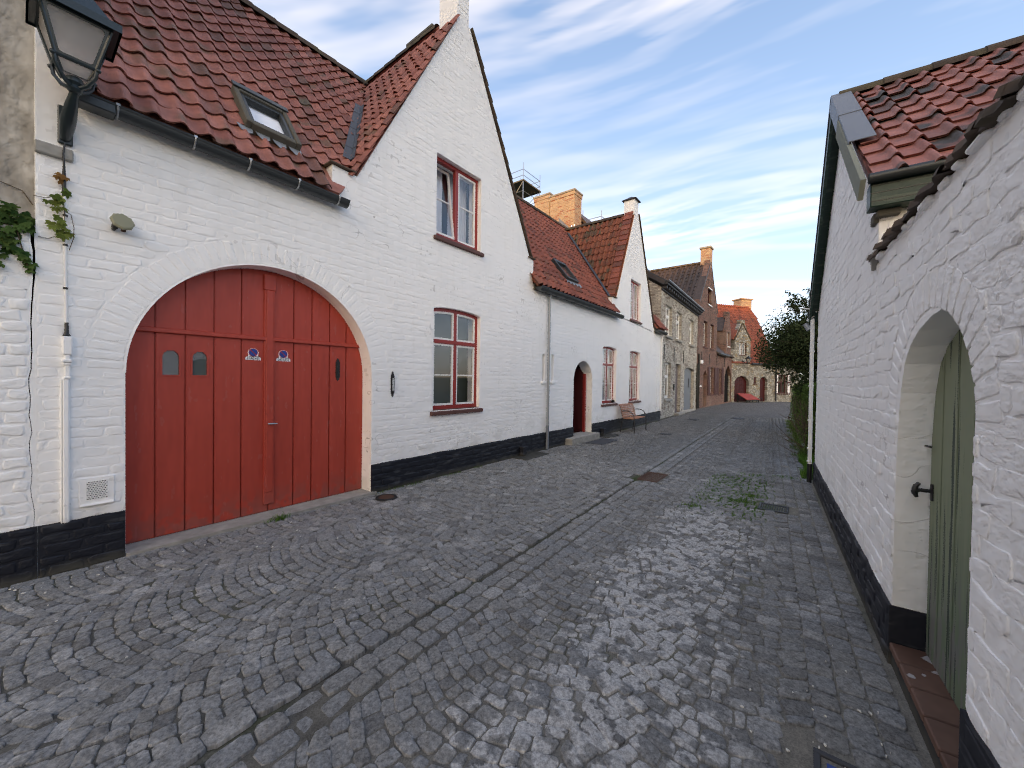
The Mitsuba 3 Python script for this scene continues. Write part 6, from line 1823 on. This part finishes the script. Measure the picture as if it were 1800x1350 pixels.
def blades(P0, hgt, seed, lean=.5, w=.004):
    r = np.random.default_rng(seed)
    n = len(P0)
    ang = r.uniform(0, 2 * np.pi, n)
    d = np.c_[np.cos(ang), np.sin(ang), np.zeros(n)]
    s = np.c_[-np.sin(ang), np.cos(ang), np.zeros(n)]
    hgt = np.broadcast_to(hgt, (n,))[:, None]
    ww = (w * (.6 + .8 * r.random(n)))[:, None]
    ln = hgt * lean * r.random(n)[:, None]
    up = np.array([0, 0, 1.0])
    V = np.stack([P0 - s * ww, P0 + s * ww, P0 + d * ln * .35 + up * hgt * .6 + s * ww * .7, P0 + d * ln * .35 + up * hgt * .6 - s * ww * .7, P0 + d * ln + up * hgt], 1)
    F = np.array([[0, 1, 2], [0, 2, 3], [3, 2, 4]])
    ids = NEXT_ID[0] + np.arange(n)
    NEXT_ID[0] += n
    uv = np.stack([ids[:, None] + .5 + np.array([-.2, .2, .2, -.2, 0])[None], np.broadcast_to(np.array([0, 0, .5, .5, 1.0])[None], (n, 5))], -1)
    return (V.reshape(-1, 3), (F[None] + (np.arange(n) * 5)[:, None, None]).reshape(-1, 3)), uv.reshape(-1, 2)


n = 5200
gy = r.uniform(8.0, 10.4, n)
gx = r.uniform(0, 1, n) ** 1.3
edge_l = -.02 - .05 * np.sin(gy * 4) - (gy > 9) * .05
P0 = np.c_[edge_l + gx * .75, gy, np.full(n, -.015)]
m, uv = blades(P0, r.uniform(.04, .20, n), 3, .8)
add('verge_grass', m, 'grass_blade', uv=uv, label='rough green grass at the foot of the hedge behind the white cottage', kind='stuff')
n = 2600
gy = r.uniform(10.3, 19.5, n)
P0 = np.c_[-.02 - .052 * (gy - 10.2) - .16 * r.random(n) ** 2 * (1 + .6 * np.sin(gy * 5)), gy, np.full(n, -.01)]
m, uv = blades(P0, r.uniform(.03, .14, n), 4, .9)
add('verge_grass', m, 'leaf_hedge', uv=uv, label='dark weeds along the foot of the hedge at the street edge', kind='stuff')
# weeds in the joints on the right, gathered along the joints between setts
cs = Q.mean(1)
sel = np.nonzero((np.abs(cs[:, 0] + .82) < .42) & (np.abs(cs[:, 1] - 6.35) < 1.15))[0]
pts = []
for i in sel:
    q = Q[i]
    den = float(meshkit.fbm(np.array([[cs[i, 0] * 2.2, cs[i, 1] * 2.2, .5]]), 2, seed=3)[0])
    kk = int(40 * max(0, den - .27) * 2.2)
    for _ in range(kk):
        e_ = r.integers(0, 4)
        t_ = r.random()
        p_ = q[e_] * (1 - t_) + q[(e_ + 1) % 4] * t_
        pts.append((p_[0] + r.normal(0, .004), p_[1] + r.normal(0, .004), -.016))
n_joint = len(pts)
for cx, cy, sd, k_ in ((-.24, 7.90, .075, 320), (-.66, 5.98, .05, 240), (-.57, 6.32, .05, 200), (-.72, 7.75, .10, 160), (-1.14, 5.36, .04, 100)):
    for _ in range(k_):
        pts.append((cx + r.normal(0, sd * 1.5), cy + r.normal(0, sd), -.014))
P0 = np.array(pts)
m, uv = blades(P0, np.where(np.arange(len(P0)) < n_joint, r.uniform(.008, .024, len(P0)), r.uniform(.015, .040, len(P0))), 6, 1.0, .0032)
add('joint_weeds', m, 'grass_blade', uv=uv, label='green weeds growing in the joints of the cobbles on the right', kind='stuff')
P0 = np.array([-4.60, 1.80, -.01]) + r.normal(0, 1, (130, 3)) * [.022, .05, 0]
m, uv = blades(P0, r.uniform(.03, .09, 130), 8, .9, .003)
add('grass_tuft', m, 'grass_blade', uv=uv, label='small tuft of grass at the foot of the red garage door', cat='grass')
n = 1500
gy = np.concatenate([r.uniform(3.0, 5.2, 500), r.uniform(9.9, 15.8, 700), r.uniform(-.4, .6, 300)])
P0 = np.c_[-4.655 + np.abs(r.normal(0, .03, n)), gy, np.full(n, -.008)]
P0 = P0[meshkit.noise(np.c_[gy * 2.5, gy * 0, gy * 0]) > .45]
m, uv = blades(P0, r.uniform(.01, .05, len(P0)), 9, 1.0, .003)
add('wall_weeds', m, 'leaf_hedge', uv=uv, label='low weeds along the foot of the black plinth on the left', kind='stuff')
# white paint flakes and litter lying on the street
ch = []
cl_ = [(-4.3, .7, .22, .6, 26), (-4.2, 1.5, .25, .6, 18), (-4.4, 0.0, .15, .4, 12), (.1, 2.5, .20, .5, 34), (.25, 1.8, .16, .4, 30), (-.6, 3.0, .6, 1.3, 18), (-3.0, 2.5, 1.0, 1.5, 16), (-1.4, 2.2, .7, 1.2, 14)]
for cx, cy, sx, sy, k_ in cl_:
    for _ in range(k_):
        s = abs(r.normal(.002, .003)) + .0018
        an = np.sort(r.uniform(0, 2 * np.pi, 5))
        x_, y_ = cx + r.normal(0, sx), cy + r.normal(0, sy)
        if x_ < -4.6 or x_ > wall_x(y_) - .04:
            continue
        zz = .014 if x_ < gutter_x(y_) else .008
        v = np.c_[x_ + s * np.cos(an), y_ + s * 1.6 * np.sin(an), np.full(5, zz) + r.uniform(0, .003, 5)]
        ch.append((np.vstack([v, v - [0, 0, .006]]), np.array([[0, 1, 2], [0, 2, 3], [0, 3, 4]] + [[i, 5 + i, (i + 1) % 5] for i in range(5)] + [[(i + 1) % 5, 5 + i, 5 + (i + 1) % 5] for i in range(5)])))
add('paint_flakes', join(*ch), 'pale_chip', label='white paint flakes and crumbs scattered on the cobbles', kind='stuff')
